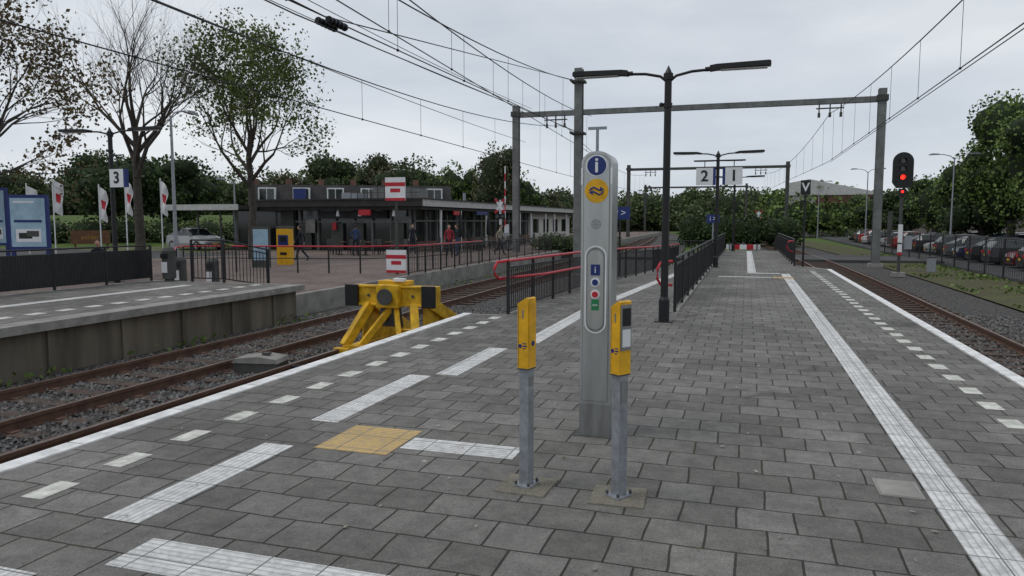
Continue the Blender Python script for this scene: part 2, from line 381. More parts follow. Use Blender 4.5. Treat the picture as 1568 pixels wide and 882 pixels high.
Z = 0.008
b = MB()
def ml(x0, x1, y0, y1, m=M_white, z=Z): b.bx(x0, x1, y0, y1, z - 0.003, z, m)
ml(1.06, 1.30, -3, 23.6)
ml(-3.26, -3.02, -3, 2.42); ml(-3.26, -3.02, 3.0, 4.42); ml(-3.29, -3.05, 5.05, 6.9); ml(-3.04, -2.8, 7.0, 8.7); ml(-2.78, -2.54, 9.2, 12.9)
ml(-2.80, 1.02, 2.58, 2.88, M_whitex); ml(-2.28, -1.45, 4.60, 4.86, M_whitex)
ml(-2.86, -2.30, 4.43, 5.03, M_yellowt)
ml(-0.7, 0.75, 21.9, 22.15, M_whitex); ml(0.78, 1.33, 21.75, 22.3, M_yellowt, Z + .004)
ml(0.1, 1.04, 23.6, 23.9, M_whitex); ml(0.1, 0.35, 23.95, 41)
b.build('tactile_paving')
b = MB()
v = [(-2.78, 13, .008), (-2.54, 13, .008), (-1.85, 38, -.494), (-2.1, 38, -.494)]
b.arr(v, [[0, 1, 2, 3]], M_white); b.build('tactile_paving')
b = MB(); y = 0.62
while y < 25.5:
    b.box((2.06 + random.uniform(-.01, .01), y, Z - .0015), (0.15, 0.27, 0.003), M_dash, rz=random.uniform(-.03, .03)); y += 0.6
y = 0.9
while y < 11.6:
    b.box((-3.9 + random.uniform(-.01, .01), y, Z - .0015), (0.15, 0.27, 0.003), M_dash, rz=random.uniform(-.03, .03)); y += 0.585
b.build('platform_dash_marking')
b = MB()
y = -4
while y < 26.2:
    b.bx(2.60, 2.735, y, min(y + .985, 26.4), -.03, .012, M_edge); y += 1.0
y = -4
while y < 11.7:
    b.bx(-4.615, -4.47, y, min(y + .985, 11.88), -.03, .012, M_edge); y += 1.0
b.build('platform_edge_line')
b = MB(); b.bx(.79, 1.03, 4.62, 4.92, -.02, .0115, M_conc); b.bx(.805, 1.015, 4.635, 4.905, .0115, .014, M_coping); b.build('manhole_cover')
M_lit = islandmat('litter_bits', (0.10, 0.09, 0.05), (0.5, 0.49, 0.43))
b = MB(); n = 380
cx = rng.uniform(-4.3, 2.5, n); cy = rng.uniform(1.8, 16, n); a = rng.uniform(0, 6.28, n); s1 = rng.uniform(.005, .014, n); s2 = s1 * rng.uniform(.3, .9, n)
dx = np.stack([np.cos(a) * s1, np.sin(a) * s1, np.zeros(n)], -1); dy = np.stack([-np.sin(a) * s2, np.cos(a) * s2, rng.uniform(0, .004, n)], -1); C = np.stack([cx, cy, np.full(n, .0165)], -1)
b.arr(np.stack([C - dx - dy, C + dx - dy, C + dx + dy, C - dx + dy], 1).reshape(-1, 3), (np.arange(n) * 4)[:, None] + np.arange(4)[None], M_lit); b.build('litter')

# platform 3
b = MB()
b.bx(-15.3, -10.75, -12, 16, -1.1, -0.002, M_concd)
b.bx(-15.3, -10.55, -12, 16.1, -0.14, 0.0, M_coping)
b.bx(-15.2, -11.0, -12, 15.9, -0.05, 0.006, M_pave)
y = -12
while y < 16:
    b.bx(-10.76, -10.70, y, y + .12, -1.0, -.14, M_concd); y += 1.5
b.build('opposite_platform')
b = MB(); b.bx(-13.3, -13.05, -12, 15, .006, .01, M_white)
y = -11
while y < 15.5: b.bx(-11.7, -11.5, y, y + .28, .006, .01, M_dash); y += .6
b.build('tactile_paving')

# square
b = MB()
b.prism([(-90, -30), (-15.32, -30), (-15.32, 16.12), (-11.3, 16.12), (-11.6, 45), (-14, 130), (-160, 130), (-160, -30)], -1.1, -0.352, M_conc, 'Z')
b.arr([(-160, -30, -.348), (-15.33, -30, -.348), (-15.33, 16.13, -.348), (-160, 16.13, -.348)], [[0, 1, 2, 3]], M_square)
b.poly([(-160, 16.13, -.348), (-11.5, 16.13, -.348), (-11.8, 45, -.348), (-14.2, 130, -.348), (-160, 130, -.348)], [(0, 1, 2, 3, 4)], M_square)
b.build('station_square')
b = MB(); b.prism([(-100, 10), (-30, 30), (-27, 37), (-60, 40), (-100, 38)], -.35, -.343, M_asph, 'Z'); b.build('road')
b = MB(); b.bx(-13, 11, 48, 55, -.95, -.73, M_asph); b.build('level_crossing_road')
b = MB(); nx, ny = 40, 30; V = []
for j in range(ny):
    for i in range(nx):
        x = -130 + i * 100 / (nx - 1); y = 38 + j * 70 / (ny - 1)
        d = min(1, max(0, (y - 40 - (x + 60) * 0.15) / 30)); d = d * d * (3 - 2 * d)
        V.append((x, y, -.34 + 2.6 * d * min(1, (-30 - x) / 18.0) + random.uniform(-.03, .03)))
b.arr(V, [[j * nx + i, j * nx + i + 1, (j + 1) * nx + i + 1, (j + 1) * nx + i] for j in range(ny - 1) for i in range(nx - 1)], M_grass, True); b.build('grass_bank')

# ------------------------------------------------------------------ info column
def info_column():
    b = MB(); W = 0.113; H = 2.10; D = 0.12
    def outl(wd, z0, top):
        o = [(-wd, z0), (wd, z0)]
        n = 20
        for i in range(n + 1):
            a = math.pi * i / n; o.append((wd * math.cos(a), top - wd * 0.75 + wd * 0.75 * math.sin(a)))
        return o
    b.prism(outl(W, 0.0, H)[:], -D, D, M_alu, 'Y', False)
    b.prism(outl(W - .016, 0.27, H - .02), -D - .004, -D - .0005, M_alud, 'Y')
    b.prism(outl(W - .022, 0.275, H - .026), -D - .006, -D - .0045, M_alu, 'Y')
    b.bx(-W - .002, W + .002, -D - .003, D + .002, 0.0, 0.25, M_alud)
    def oval(hw, z0, z1):
        n = 14; o = [(hw * math.cos(-math.pi + math.pi * i / n), z0 + hw + hw * math.sin(-math.pi + math.pi * i / n)) for i in range(n + 1)]
        o += [(hw * math.cos(math.pi * i / n), z1 - hw + hw * math.sin(math.pi * i / n)) for i in range(n + 1)]
        return o
    b.prism(oval(.080, .78, 1.42), -D - .016, -D - .0065, M_wht, 'Y')
    b.prism(oval(.069, .79, 1.41), -D - .017, -D - .0165, M_alud, 'Y')
    b.prism(oval(.058, .81, 1.39), -D - .020, -D - .0175, M_alu, 'Y')
    y0 = -D - .0205
    b.bx(-.034, .034, y0 - .003, y0, 1.205, 1.285, M_blue); b.bx(-.028, .028, y0 - .003, y0, .95, 1.03, M_grn)
    for z, m in ((1.155, M_wht), (1.067, M_red)):
        b.cyl((0, y0, z), (0, y0 - .006, z), .034, M_wht, 24); b.cyl((0, y0 - .006, z), (0, y0 - .014, z), .022, M_blue if m is M_wht else M_red, 24)
    for r in range(4):
        for k in range(max(1, r * 6)):
            a = 6.283 * k / max(1, r * 6); b.cyl((r * .011 * math.cos(a), -D - .0062, 1.575 + r * .011 * math.sin(a)), (r * .011 * math.cos(a), -D - .0075, 1.575 + r * .011 * math.sin(a)), .0035, M_black, 6)
    b.cyl((0, -D - .0062, 1.995), (0, -D - .010, 1.995), .078, M_wht, 40); b.cyl((0, -D - .0102, 1.995), (0, -D - .0125, 1.995), .069, M_blue, 40)
    b.cyl((0, -D - .0062, 1.815), (0, -D - .010, 1.815), .086, M_yel, 40)
    yy = -D - .0125
    for s in (1, -1):
        pts = [(-.050 * s, -.004 * s), (-.038 * s, .014 * s), (-.018 * s, .020 * s), (0, 0 * s + .010 * s), (.018 * s, .000), (.030 * s, .004 * s)]
        b.tube([(px, yy, 1.815 + pz + .006 * s) for px, pz in pts], .0065, 6, M_blue)
        b.prism([(.026 * s, 1.815 + .030 * s), (.056 * s, 1.815 + .010 * s), (.026 * s, 1.815 - .006 * s)], -D - .013, -D - .0105, M_blue, 'Y')
    b.bx(-W - .001, -W + .014, -D - .0075, -D - .0062, 1.86, 1.98, M_wht); b.bx(W - .014, W + .001, -D - .0075, -D - .0062, 1.86, 1.98, M_wht)
    b.bx(-.16, .16, -.15, .15, -.001, .010, M_mastd)
    ob = b.build('information_column', (-1.03, 5.37 + .05, 0), fixn=True, bevel=0.003)
    text(ob, 'info_letter', 'i', .15, (0, -D - .014, 1.995), M_wht).data.offset = .003
    text(ob, 'sos_letter', 'sos', .028, (0, y0 - .005, .99), M_wht)
    text(ob, 'info_button_letter', 'i', .07, (0, y0 - .005, 1.245), M_wht)
info_column()

def reader(loc, rz, screen):
    b = MB()
    b.bx(-.030, .030, -.034, .034, 0.02, .78, M_galv)
    b.bx(-.055, .055, -.065, .065, 0.014, .024, M_galv)
    for sx in (-1, 1):
        for sy in (-1, 1):
            b.cyl((.043 * sx, .052 * sy, .024), (.043 * sx, .052 * sy, .044), .009, M_mastd, 6); b.cyl((.043 * sx, .052 * sy, .04), (.043 * sx, .052 * sy, .056), .005, M_galv, 6)
    hw, hd = .036, .046
    b.prism([(-hw, .73), (hw, .73), (hw, 1.145), (hw * .6, 1.152), (-hw, 1.115)], -hd, hd, M_yel, 'Y')
    b.bx(-hw - .001, hw + .001, -hd - .001, hd + .001, .724, .732, M_mastd)
    fx = hw
    if screen:
        b.bx(fx, fx + .008, -.041, .041, .87, 1.13, M_alud); b.bx(fx + .008, fx + .011, -.032, .032, 1.01, 1.11, M_black)
        b.bx(fx + .008, fx + .010, -.033, .033, .89, .99, M_wht)
        b.bx(.030, .035, -.026, .026, .57, .69, M_alud)
    else:
        b.bx(fx, fx + .006, -.038, .038, .85, 1.12, M_yel)
        b.cyl((fx + .006, 0, .88), (fx + .009, 0, .88), .016, M_blue, 16)
        b.bx(.030, .033, -.022, .022, .62, .68, M_alud)
    b.cyl((-.018, -hd, .865), (-.018, -hd - .002, .865), .012, M_blue, 16)
    b.bx(.0, .028, -hd - .002, -hd, .862, .870, M_blue); b.bx(.0, .018, -hd - .002, -hd, .848, .854, M_blue); b.bx(.0, .024, -hd - .002, -hd, .878, .884, M_blue)
    b.bx(-.005, .005, -hd - .002, -hd, 1.03, 1.08, M_alud)
    b.bx(-.031, -.029, -hd - .0015, -hd, .74, 1.10, M_mastd)
    return b.build('card_reader_post', loc, rz, bevel=.004, fixn=True)
reader((-1.22, 4.16, 0), R(-14), False); reader((-.66, 4.15, 0), R(-34), True)
M_agg = groundmat('exposed_aggregate', (0.27, 0.25, 0.20), (0.40, 0.37, 0.30), 4, 90, 1.0)
b = MB(); b.box((-1.22, 4.16, 0), (.31, .31, .028), M_agg, rz=R(-2)); b.build('concrete_footing', bevel=.004)
b = MB(); b.box((-.66, 4.15, 0), (.31, .31, .028), M_agg, rz=R(3)); b.build('concrete_footing', bevel=.004)

# ------------------------------------------------------------------ buffer stop
def buffer():
    b = MB()
    for s in (-1, 1):
        x = .72 * s
        b.beam((x, -.62, .14), (x, 2.1, .14), .20, .10, M_yelb)
        b.beam((x, -.58, .22), (x * .62, -.10, .95), .15, .16, M_yelb)
        b.beam((x, 2.0, .2), (x * .8, .10, 1.02), .18, .24, M_yelb)
        b.prism([(-.1, .2), (1.6, .2), (.30, .98), (-.02, .98)], x * .86 - .012, x * .86 + .012, M_yelb, 'X')
        b.box((x, -.66, .13), (.30, .16, .14), M_yelb)
    b.box((0, 0, 1.12), (1.78, .26, .36), M_yelb)
    b.box((0, -.14, .95), (1.78, .05, .04), M_yelb); b.box((0, -.14, 1.29), (1.78, .05, .04), M_yelb)
    for s in (-1, 1): b.box((.78 * s, -.175, 1.12), (.26, .08, .40), M_black); b.cyl((.45 * s, -.135, 1.12), (.45 * s, -.15, 1.12), .03, M_mastd, 10)
    b.box((0, -.20, 1.12), (.44, .18, .42), M_yelb); b.cyl((0, -.29, 1.12), (0, -.36, 1.12), .11, M_mastd, 24); b.cyl((0, -.36, 1.12), (0, -.39, 1.12), .15, M_mastd, 24)
    b.box((0, .1, 1.35), (.6, .3, .08), M_yelb); b.box((.15, -.05, 1.41), (.22, .12, .06), M_wht)
    b.box((0, -.62, .2), (1.4, .10, .10), M_yelb); b.box((0, 1.4, .2), (1.4, .14, .12), M_yelb)
    b.beam((-.4, -.58, .22), (0, -.12, .90), .09, .12, M_yelb); b.beam((.4, -.58, .22), (0.1, -.12, .90), .09, .12, M_yelb)
    b.prism([(-.25, .55), (.25, .55), (.2, .92), (-.2, .92)], -.16, -.12, M_mastd, 'Y')
    b.build('buffer_stop', (-6.22, 12.4, -.90), bevel=.012)
buffer()
b = MB(); b.box((0, 0, .12), (.75, .42, .16), M_mastd); b.prism([(-.4, .2), (.4, .2), (.36, .27), (.05, .31), (-.36, .27)], -.23, .23, M_conc, 'Y'); b.box((.1, 0, .33), (.12, .12, .04), M_mastd)
b.tube([(.35, 0, .1), (.6, -.1, .14), (.9, .2, .1), (1.2, .3, .12)], .03, 6, M_black); b.box((.62, .15, .07), (.25, .3, .06), M_mastd)
b.build('point_machine_box', (-7.55, 10.2, -.9), R(10), bevel=.01)

# ------------------------------------------------------------------ fences
def fence(name, pts, h=1.0, top=M_blackm, bars=.12, post=1.5, red=False, mid=False, bar_w=.014, postw=.05):
    b = MB()
    for i in range(len(pts) - 1):
        a, c = Vector(pts[i]), Vector(pts[i + 1]); d = c - a; Ln = d.length; ang = math.atan2(d.y, d.x)
        up = Vector((0, 0, 1))
        b.tube([a + up * h, c + up * h], .028 if red else .022, 8, top)
        if bars:
            b.beam(a + up * .1, c + up * .1, .03, .03, M_blackm); b.beam(a + up * (h - .12), c + up * (h - .12), .03, .03, M_blackm)
            n = int(Ln / bars)
            for k in range(n):
                p = a + d * ((k + .5) / n); b.box((p.x, p.y, p.z + h / 2 - .02), (bar_w, bar_w, h - .22), M_blackm, rz=ang)
        if mid: b.beam(a + up * h * .55, c + up * h * .55, .03, .03, M_blackm)
        n = max(1, round(Ln / post))
        for k in range(n + (i == len(pts) - 2)):
            p = a + d * (k / n); b.box((p.x, p.y, p.z + h / 2), (postw, postw, h - .01), M_blackm, rz=ang)
    return b.build(name)
fence('red_rail_fence', [(-3.85, 12.0, 0), (-3.8, 18, -.08), (-3.45, 22.5, -.15), (-3.15, 27, -.25), (-3.1, 37, -.45)], .92, M_red, red=True)
fence('platform_fence', [(-1.15, 13.2, 0), (-1.1, 28, 0)], .95, bars=.10)
b = MB(); b.tube([(-1.2, 13.1, .9), (-1.38, 12.95, .88), (-1.43, 12.9, .78), (-1.43, 12.9, .60), (-1.38, 12.95, .5), (-1.2, 13.1, .48)], .024, 8, M_red); b.build('handrail_loop')
b = MB(); b.tube([(-3.86, 11.95, .92), (-4.0, 11.85, .9), (-4.03, 11.8, .8), (-4.03, 11.8, .7), (-3.98, 11.87, .62), (-3.6, 13.5, .60), (-3.55, 18, .52)], .024, 8, M_red); b.build('handrail_loop')
fence('platform_fence', [(1.68, 27.8, 0), (1.68, 42, 0), (1.68, 47, -.6)], .95, bars=.10)
b = MB(); b.tube([(1.63, 27.9, .9), (1.45, 27.6, .88), (1.4, 27.6, .7), (1.5, 27.7, .55), (1.63, 27.9, .5)], .026, 8, M_red); b.build('handrail_loop')
fence('platform_fence', [(-1.1, 28.2, 0), (-1.05, 42, 0)], .95, bars=.12)
fence('platform_fence', [(-15.15, -6, 0), (-15.15, 15.9, 0)], .95, bars=.06, bar_w=.04)
fence('platform_fence', [(-13.9, 16.0, 0), (-12.9, 16.0, 0)], 1.1, bars=.12)
fence('platform_fence', [(-12.9, 16.0, 0), (-12.7, 17.6, -.3)], 1.1, bars=.12)
fence('red_rail_fence', [(-15.6, 17.2, -.35), (-19.6, 21.8, -.35), (-20, 22.6, -.35), (-19.5, 23.2, -.35), (-13.6, 24.4, -.35), (-12.1, 26.2, -.35), (-11.9, 33, -.35)], 1.0, M_red, bars=0, red=True, mid=True, post=1.3)
fence('wall_railing', [(-11.45, 24, -.35), (-11.6, 45, -.35)], 1.0, bars=.15)
fence('car_park_fence', [(10.4, 5, -.84), (10.4, 46, -.84), (9.8, 60, -.84)], 1.7, bars=.26, post=2.5, bar_w=.012, postw=.06)
fence('platform_fence', [(-3.9, 38, -.5), (-1.2, 38, -.5)], 1.1, bars=.12)

# ------------------------------------------------------------------ lamps
def platform_lamp(loc, rz=0, name='platform_lamp', dz=-.13):
    b = MB()
    b.bx(-.14, .14, -.14, .14, 0, .02, M_black); b.cyl((0, 0, 0), (0, 0, .35), .085, M_black, 16); b.cyl((0, 0, .35), (0, 0, .40), .085, M_black, 16, .06)
    b.cyl((0, 0, .4), (0, 0, 3.95 + dz), .06, M_black, 16, .055); b.cyl((0, 0, 3.9 + dz), (0, 0, 4.0 + dz), .075, M_black, 16); b.cyl((0, 0, 4.0 + dz), (0, 0, 4.12 + dz), .06, M_black, 12, .004)
    b.cyl((0, 0, 3.35), (0, 0, 3.42), .07, M_black, 16); b.sph((-.1, 0, 3.4), .04, M_black, 1)
    for s in (-1, 1):
        b.tube([(0, 0, 3.86 + dz), (.12 * s, 0, 3.96 + dz), (.35 * s, 0, 4.01 + dz), (.75 * s, 0, 4.03 + dz)], .022, 8, M_black)
        b.prism([(.62 * s, 4.0 + dz), (.62 * s, 4.07 + dz), (.72 * s, 4.085 + dz), (1.48 * s, 4.10 + dz), (1.50 * s, 4.08 + dz), (1.50 * s, 4.03 + dz), (.72 * s, 4.01 + dz)], -.09, .09, M_black, 'Y')
        b.bx(min(.78 * s, 1.45 * s), max(.78 * s, 1.45 * s), -.07, .07, 4.0 + dz, 4.008 + dz, M_lamp)
        b.cyl((.55 * s, 0, 4.03 + dz), (.64 * s, 0, 4.03 + dz), .035, M_black, 10)
    return b.build(name, loc, rz)
platform_lamp((-1.2, 11.85, 0)); platform_lamp((-.95, 26.4, 0)); platform_lamp((-.6, 41, 0)); platform_lamp((-15.6, 15.2, 0), R(4))
def street_lamp(loc, h=8, rz=0, dbl=False):
    b = MB(); b.cyl((0, 0, 0), (0, 0, 1.2), .1, M_galv, 12); b.cyl((0, 0, 1.2), (0, 0, h), .075, M_galv, 12, .045)
    for s in ((-1, 1) if dbl else (1,)):
        b.tube([(0, 0, h - .1), (.25 * s, 0, h + .15), (.7 * s, 0, h + .28), (1.1 * s, 0, h + .3)], .03, 8, M_galv)
        b.prism([(1.0 * s, h + .27), (1.05 * s, h + .36), (1.5 * s, h + .38), (1.7 * s, h + .31), (1.65 * s, h + .25)], -.11, .11, M_galv, 'Y')
    return b.build('street_lamp', loc, rz)
x, y = at(270, 29); street_lamp((x, y, -.35), 6.0, R(100)); x, y = at(362, 52); street_lamp((x, y, -.35), 4.6, R(170)); street_lamp((14.5, 62, -.82), 7.0, 0, True); street_lamp((12, 85, -.82), 7.5, 0, True); street_lamp((9.5, 110, -.82), 7.5, 0, True)

def numsign(loc, s, rz=0, k=1.0, side=1):
    b = MB(); b.bx(-.28 * k, .28 * k, -.05, .05, 0, .58 * k, M_wht)
    x0, x1 = sorted((side * .282 * k, side * .37 * k)); b.bx(x0, x1, -.052, .052, -.002, .582 * k, M_blue)
    b.cyl((0, 0, .58 * k), (0, 0, .80), .015, M_black, 8); b.bx(-.28 * k, .28 * k, -.015, .015, .79, .82, M_black)
    ob = b.build('platform_number_sign', loc, rz); text(ob, 'numeral', s, .52 * k, (0, -.054, .29 * k), M_black).data.offset = .010; return ob
numsign((-1.38, 26.3, 2.82), '2', side=1); numsign((-.42, 26.3, 2.82), '1', side=-1); numsign((-15.2, 15.0, 2.45), '3', k=.78)
b = MB(); b.bx(-1.75, -.05, -.02, .02, 0, .05, M_black); b.build('sign_bracket', (0, 26.36, 3.62))

def post_sign(name, loc, h, w, hh, m, rz=0, pm=M_galv, r=.035):
    b = MB(); b.cyl((0, .04, 0), (0, .04, h + hh), r, pm, 10); b.bx(-w / 2, w / 2, -.02, .0, h, h + hh, m)
    return b.build(name, loc, rz)
ob = post_sign('stop_marker_sign', (1.95, 27.6, 0), 2.5, .32, .5, M_black, pm=M_black); text(ob, 'letter', 'V', .4, (0, -.024, 2.75), M_wht).data.offset = .01
b = MB(); b.cyl((0, .05, 0), (0, .05, 3.3), .05, M_mastd, 10)
for z in (.05, 2.68):
    b.bx(-.40, .40, -.03, 0, z, z + .84, M_wht); b.bx(-.40, .40, -.034, -.0305, z + .52, z + .66, M_red); b.bx(-.2, .2, -.034, -.0305, z + .30, z + .44, M_red); b.bx(-.40, .40, -.034, -.0305, z, z + .10, M_red)
x, y = at(607, 27); b.build('track_closed_sign', (x, y, -.35), 0)
def poster(loc, rz, w=1.0, h=1.5):
    b = MB(); b.bx(-w / 2 - .07, w / 2 + .07, -.08, .08, .75, .85 + h + .1, M_blue); b.bx(-w / 2, w / 2, -.09, -.081, .85, .85 + h, M_bluel)
    for s in (-1, 1): b.bx(s * w / 2 - .05, s * w / 2 + .05, -.05, .05, 0, .75, M_blue)
    b.bx(-w * .36, w * .36, -.094, -.0905, 1.0, 1.4, M_wht); b.bx(-w * .28, w * .1, -.097, -.0945, 1.1, 1.28, M_glass); b.bx(-w * .05, w * .3, -.0975, -.0945, 1.16, 1.34, M_mastd)
    b.bx(-w * .4, w * .4, -.094, -.0905, 1.6, 1.68, M_blue); b.bx(-w * .4, w * .2, -.094, -.0905, 2.2, 2.26, M_wht)
    return b.build('poster_display', loc, rz, bevel=.01)
x, y = at(48, 23); poster((x, y, -.05), R(25)); x, y = at(0, 27); poster((x - .1, y, -.05), R(25), .7, 1.9)

M_flag = mat('flag_white', (0.68, 0.68, 0.68), 0.8, var=0.15)
def flag(loc, rz, h=4.6):
    b = MB(); b.cyl((0, 0, 0), (0, 0, h), .035, M_wht, 8)
    n, k = 12, 5; V = []
    for i in range(n):
        z = h - .15 - i * .17
        for j in range(k):
            x = .04 + .55 * j / (k - 1) * (1 - .3 * i / n); V.append((x, .12 * math.sin(i * .9 + j * 1.3) * j / k, z - .35 * j / k))
    b.arr(V, [[i * k + j, i * k + j + 1, (i + 1) * k + j + 1, (i + 1) * k + j] for i in range(n - 1) for j in range(k - 1)], M_flag, True)
    V2 = [(v[0], v[1] - .012, v[2]) for v in V]
    b.arr(V2, [[i * k + j, i * k + j + 1, (i + 1) * k + j + 1, (i + 1) * k + j] for i in (4, 5, 6) for j in (1, 2)], M_red, True)
    b.build('flagpole', loc, rz)
for u in (46, 86, 156, 196, 250):
    x, y = at(u, 44); flag((x, y, -.35), R(random.uniform(-10, 40)), 4.3 + random.uniform(-.2, .2))

# ------------------------------------------------------------------ masts & catenary
def mast(h, wd=.3, m=M_mast):
    b = MB(); b.bx(-wd / 2, wd / 2, -wd / 2, -wd / 2 + .02, 0, h, m); b.bx(-wd / 2, wd / 2, wd / 2 - .02, wd / 2, 0, h, m); b.bx(-.012, .012, -wd / 2 + .02, wd / 2 - .02, 0, h, m)
    b.bx(-wd / 2 - .1, wd / 2 + .1, -wd / 2 - .1, wd / 2 + .1, -.1, .12, M_conc)
    return b
def insul(b, p, d=(0, -1, 0), n=5):
    p = Vector(p); d = Vector(d)
    for i in range(n):
        q = p + d * (i * .07); b.cyl(tuple(q), tuple(q + d * .035), .07, M_mastd, 10)
b = mast(9.4, .36)
for z in (8.8, 6.5): b.bx(-.3, .3, -.25, .25, z - .05, z + .05, M_mastd); insul(b, (-.25, -.2, z)); insul(b, (.1, -.2, z))
b.build('catenary_mast', (-7.35, 33.4, -.95))
b = MB(); b.cyl((0, 0, 0), (0, 0, 7.4), .10, M_galv, 12, .08); b.bx(-.5, .5, -.05, .05, 7.35, 7.5, M_galv); x, y = at(913, 40); b.build('catenary_mast', (x, y, -.9))
def portal(y, xl, xr, zb, name='catenary_portal', m=M_mast, sus=()):
    b = MB()
    for x in (xl, xr):
        for s in (-1, 1): b.bx(x - .2, x + .2, s * .16 - .012, s * .16 + .012, -.9, zb + .7, m)
        b.bx(x - .015, x + .015, -.148, .148, -.9, zb + .7, m); b.bx(x - .35, x + .35, -.35, .35, -1.0, -.7, M_conc)
        b.bx(x - .28, x + .28, -.25, .25, zb + .05, zb + .35, M_mastd)
    b.bx(xl, xr, -.14, -.10, zb, zb + .30, m); b.bx(xl, xr, .10, .14, zb, zb + .30, m); b.bx(xl, xr, -.10, .10, zb + .27, zb + .29, m)
    for x in np.arange(xl + .5, xr, 1.0): b.bx(x - .02, x + .02, -.16, -.141, zb, zb + .3, m)
    for x in sus:
        for dx in (-.55, 0, .55): b.bx(x + dx - .03, x + dx + .03, -.05, .05, zb - .45, zb, M_mastd); b.cyl((x + dx, 0, zb - .45), (x + dx, 0, zb - .7), .07, M_mastd, 8)
        b.bx(x - .7, x + .7, -.06, .06, zb - .25, zb - .19, M_mastd)
    b.build(name, (0, y, 0))
portal(44, -13.6, 6.75, 7.9, sus=(-11.1, 4.2)); portal(90, -13.6, 4.4, 7.6, m=M_mastd, sus=(-11, 1.5)); portal(140, -18, 0, 7.6, m=M_mastd)
def wires(x0, x1, ya, yb, zc0, zc1, zm0, zm1, sag, step=4.0, dbl=False):
    b = MB(); n = 24; ys = np.linspace(ya, yb, n + 1); t = (ys - ya) / (yb - ya)
    xs = x0 + (x1 - x0) * t; zc = zc0 + (zc1 - zc0) * t; zm = zm0 + (zm1 - zm0) * t - 4 * sag * t * (1 - t)
    b.tube(np.stack([xs, ys, zc], -1), .013, 5, M_wire); b.tube(np.stack([xs, ys, zm], -1), .016, 5, M_wire)
    if dbl: b.tube(np.stack([xs + .12, ys, zc], -1), .011, 5, M_wire)
    y = ya + step / 2
    while y < yb:
        tt = (y - ya) / (yb - ya); x = x0 + (x1 - x0) * tt; a = zc0 + (zc1 - zc0) * tt; c = zm0 + (zm1 - zm0) * tt - 4 * sag * tt * (1 - tt)
        if c > a: b.cyl((x, y, a), (x, y, c), .006, M_wire, 4); b.sph((x, y, a), .035, M_wire, 1)
        y += step
    return b
b = wires(4.25, 4.2, -16, 44, 4.8, 4.8, 7.4, 7.4, 1.2, dbl=True)
for a_, c_ in ((44, 90),): pass
b.build('overhead_wires')
b = wires(4.2, 1.6, 44, 90, 4.8, 4.8, 7.4, 7.2, 1.2); b.build('overhead_wires')
b = wires(-8.95, -10.6, -16, 44, 4.2, 4.4, 7.1, 7.3, 1.9); b.build('overhead_wires')
b = wires(-10.6, -11.3, 44, 90, 4.4, 4.8, 7.4, 7.2, 1.2); b.build('overhead_wires')
b = wires(-5.2, -8.9, -16, 44, 5.3, 5.6, 8.0, 7.8, 1.5); b.build('overhead_wires')
b = wires(-6.08, -7.35, -16, 33.2, 4.3, 5.55, 7.2, 7.85, 1.6)
b.tube([(-6.2, -16, 4.75), (-6.6, 10, 4.72), (-7.35, 33.2, 5.6)], .012, 5, M_wire)
b.tube([(-6.3, -16, 4.95), (-6.7, 11, 4.95), (-7.35, 33.2, 7.85)], .012, 5, M_wire)
for dx in (-.10, .10):
    b.cyl((-6.75 + dx, 11.0, 4.90), (-6.78 + dx, 11.6, 4.92), .045, M_black, 10); 
    for k in range(5): b.cyl((-6.75 + dx, 11.03 + k * .12, 4.905), (-6.75 + dx, 11.08 + k * .12, 4.905), .065, M_black, 10)
b.build('overhead_wires')
# feeder wires along the left masts
b = MB()
for x0, x1, z0, z1, sg in ((-10.8, -13.3, 7.2, 8.5, .5), (-9.2, -12.6, 7.4, 8.4, .6), (-8.0, -13.0, 5.6, 6.4, .4)):
    t = np.linspace(0, 1, 25); b.tube(np.stack([x0 + (x1 - x0) * t, -16 + 60 * t, z0 + (z1 - z0) * t - 4 * sg * t * (1 - t)], -1), .012, 5, M_wire)
b.build('feeder_wires')

# ------------------------------------------------------------------ signal
b = MB(); b.cyl((0, 0, 0), (0, 0, 3.7), .07, M_mastd, 10); b.box((0, 0, .08), (.5, .5, .2), M_conc)
o = [(-.42, 4.15)] + [(.42, 4.15)] + [(.42 * math.cos(math.pi * i / 16), 5.05 + .42 * math.sin(math.pi * i / 16)) for i in range(17)]
b.prism(o, -.04, .0, M_black, 'Y'); b.prism([(-.25, 3.9), (.25, 3.9), (.42, 4.15), (-.42, 4.15)], -.04, 0, M_black, 'Y')
b.box((0, .12, 4.7), (.5, .24, 1.2), M_black)
for z, m in ((5.1, M_glass), (4.75, M_glass), (4.38, M_redl)):
    b.cyl((0, -.04, z), (0, -.05, z), .10, m, 20)
    for i in range(7):
        a = math.pi * i / 6; b.box((.12 * math.cos(a), -.13, z + .12 * math.sin(a)), (.02, .18, .06), M_black, M=Matrix.Rotation(-a, 3, 'Y'))
b.box((0, -.05, 3.72), (.3, .12, .3), M_black); b.cyl((0, -.12, 3.74), (0, -.13, 3.74), .055, M_redl, 12)
b.box((0, -.08, 1.9), (.18, .04, .8), M_wht); b.box((0, -.08, 1.25), (.18, .04, .35), M_wht); b.box((0, -.085, 1.0), (.18, .04, .12), M_red)
b.bx(-.5, -.3, .1, .12, 1.4, 2.9, M_mastd); b.bx(.2, .5, .0, .2, 1.2, 1.8, M_galv)
for k in range(10): b.bx(-.28, -.07, -.01, .01, .6 + k * .28, .62 + k * .28, M_mastd)
b.build('railway_signal', (6.55, 36.5, -.86))
b = MB(); b.box((0, 0, .35), (.35, .3, .7), M_galv); b.box((0, 0, .72), (.4, .35, .05), M_mastd); b.build('trackside_cabinet', (8.6, 40, -.86), bevel=.01)

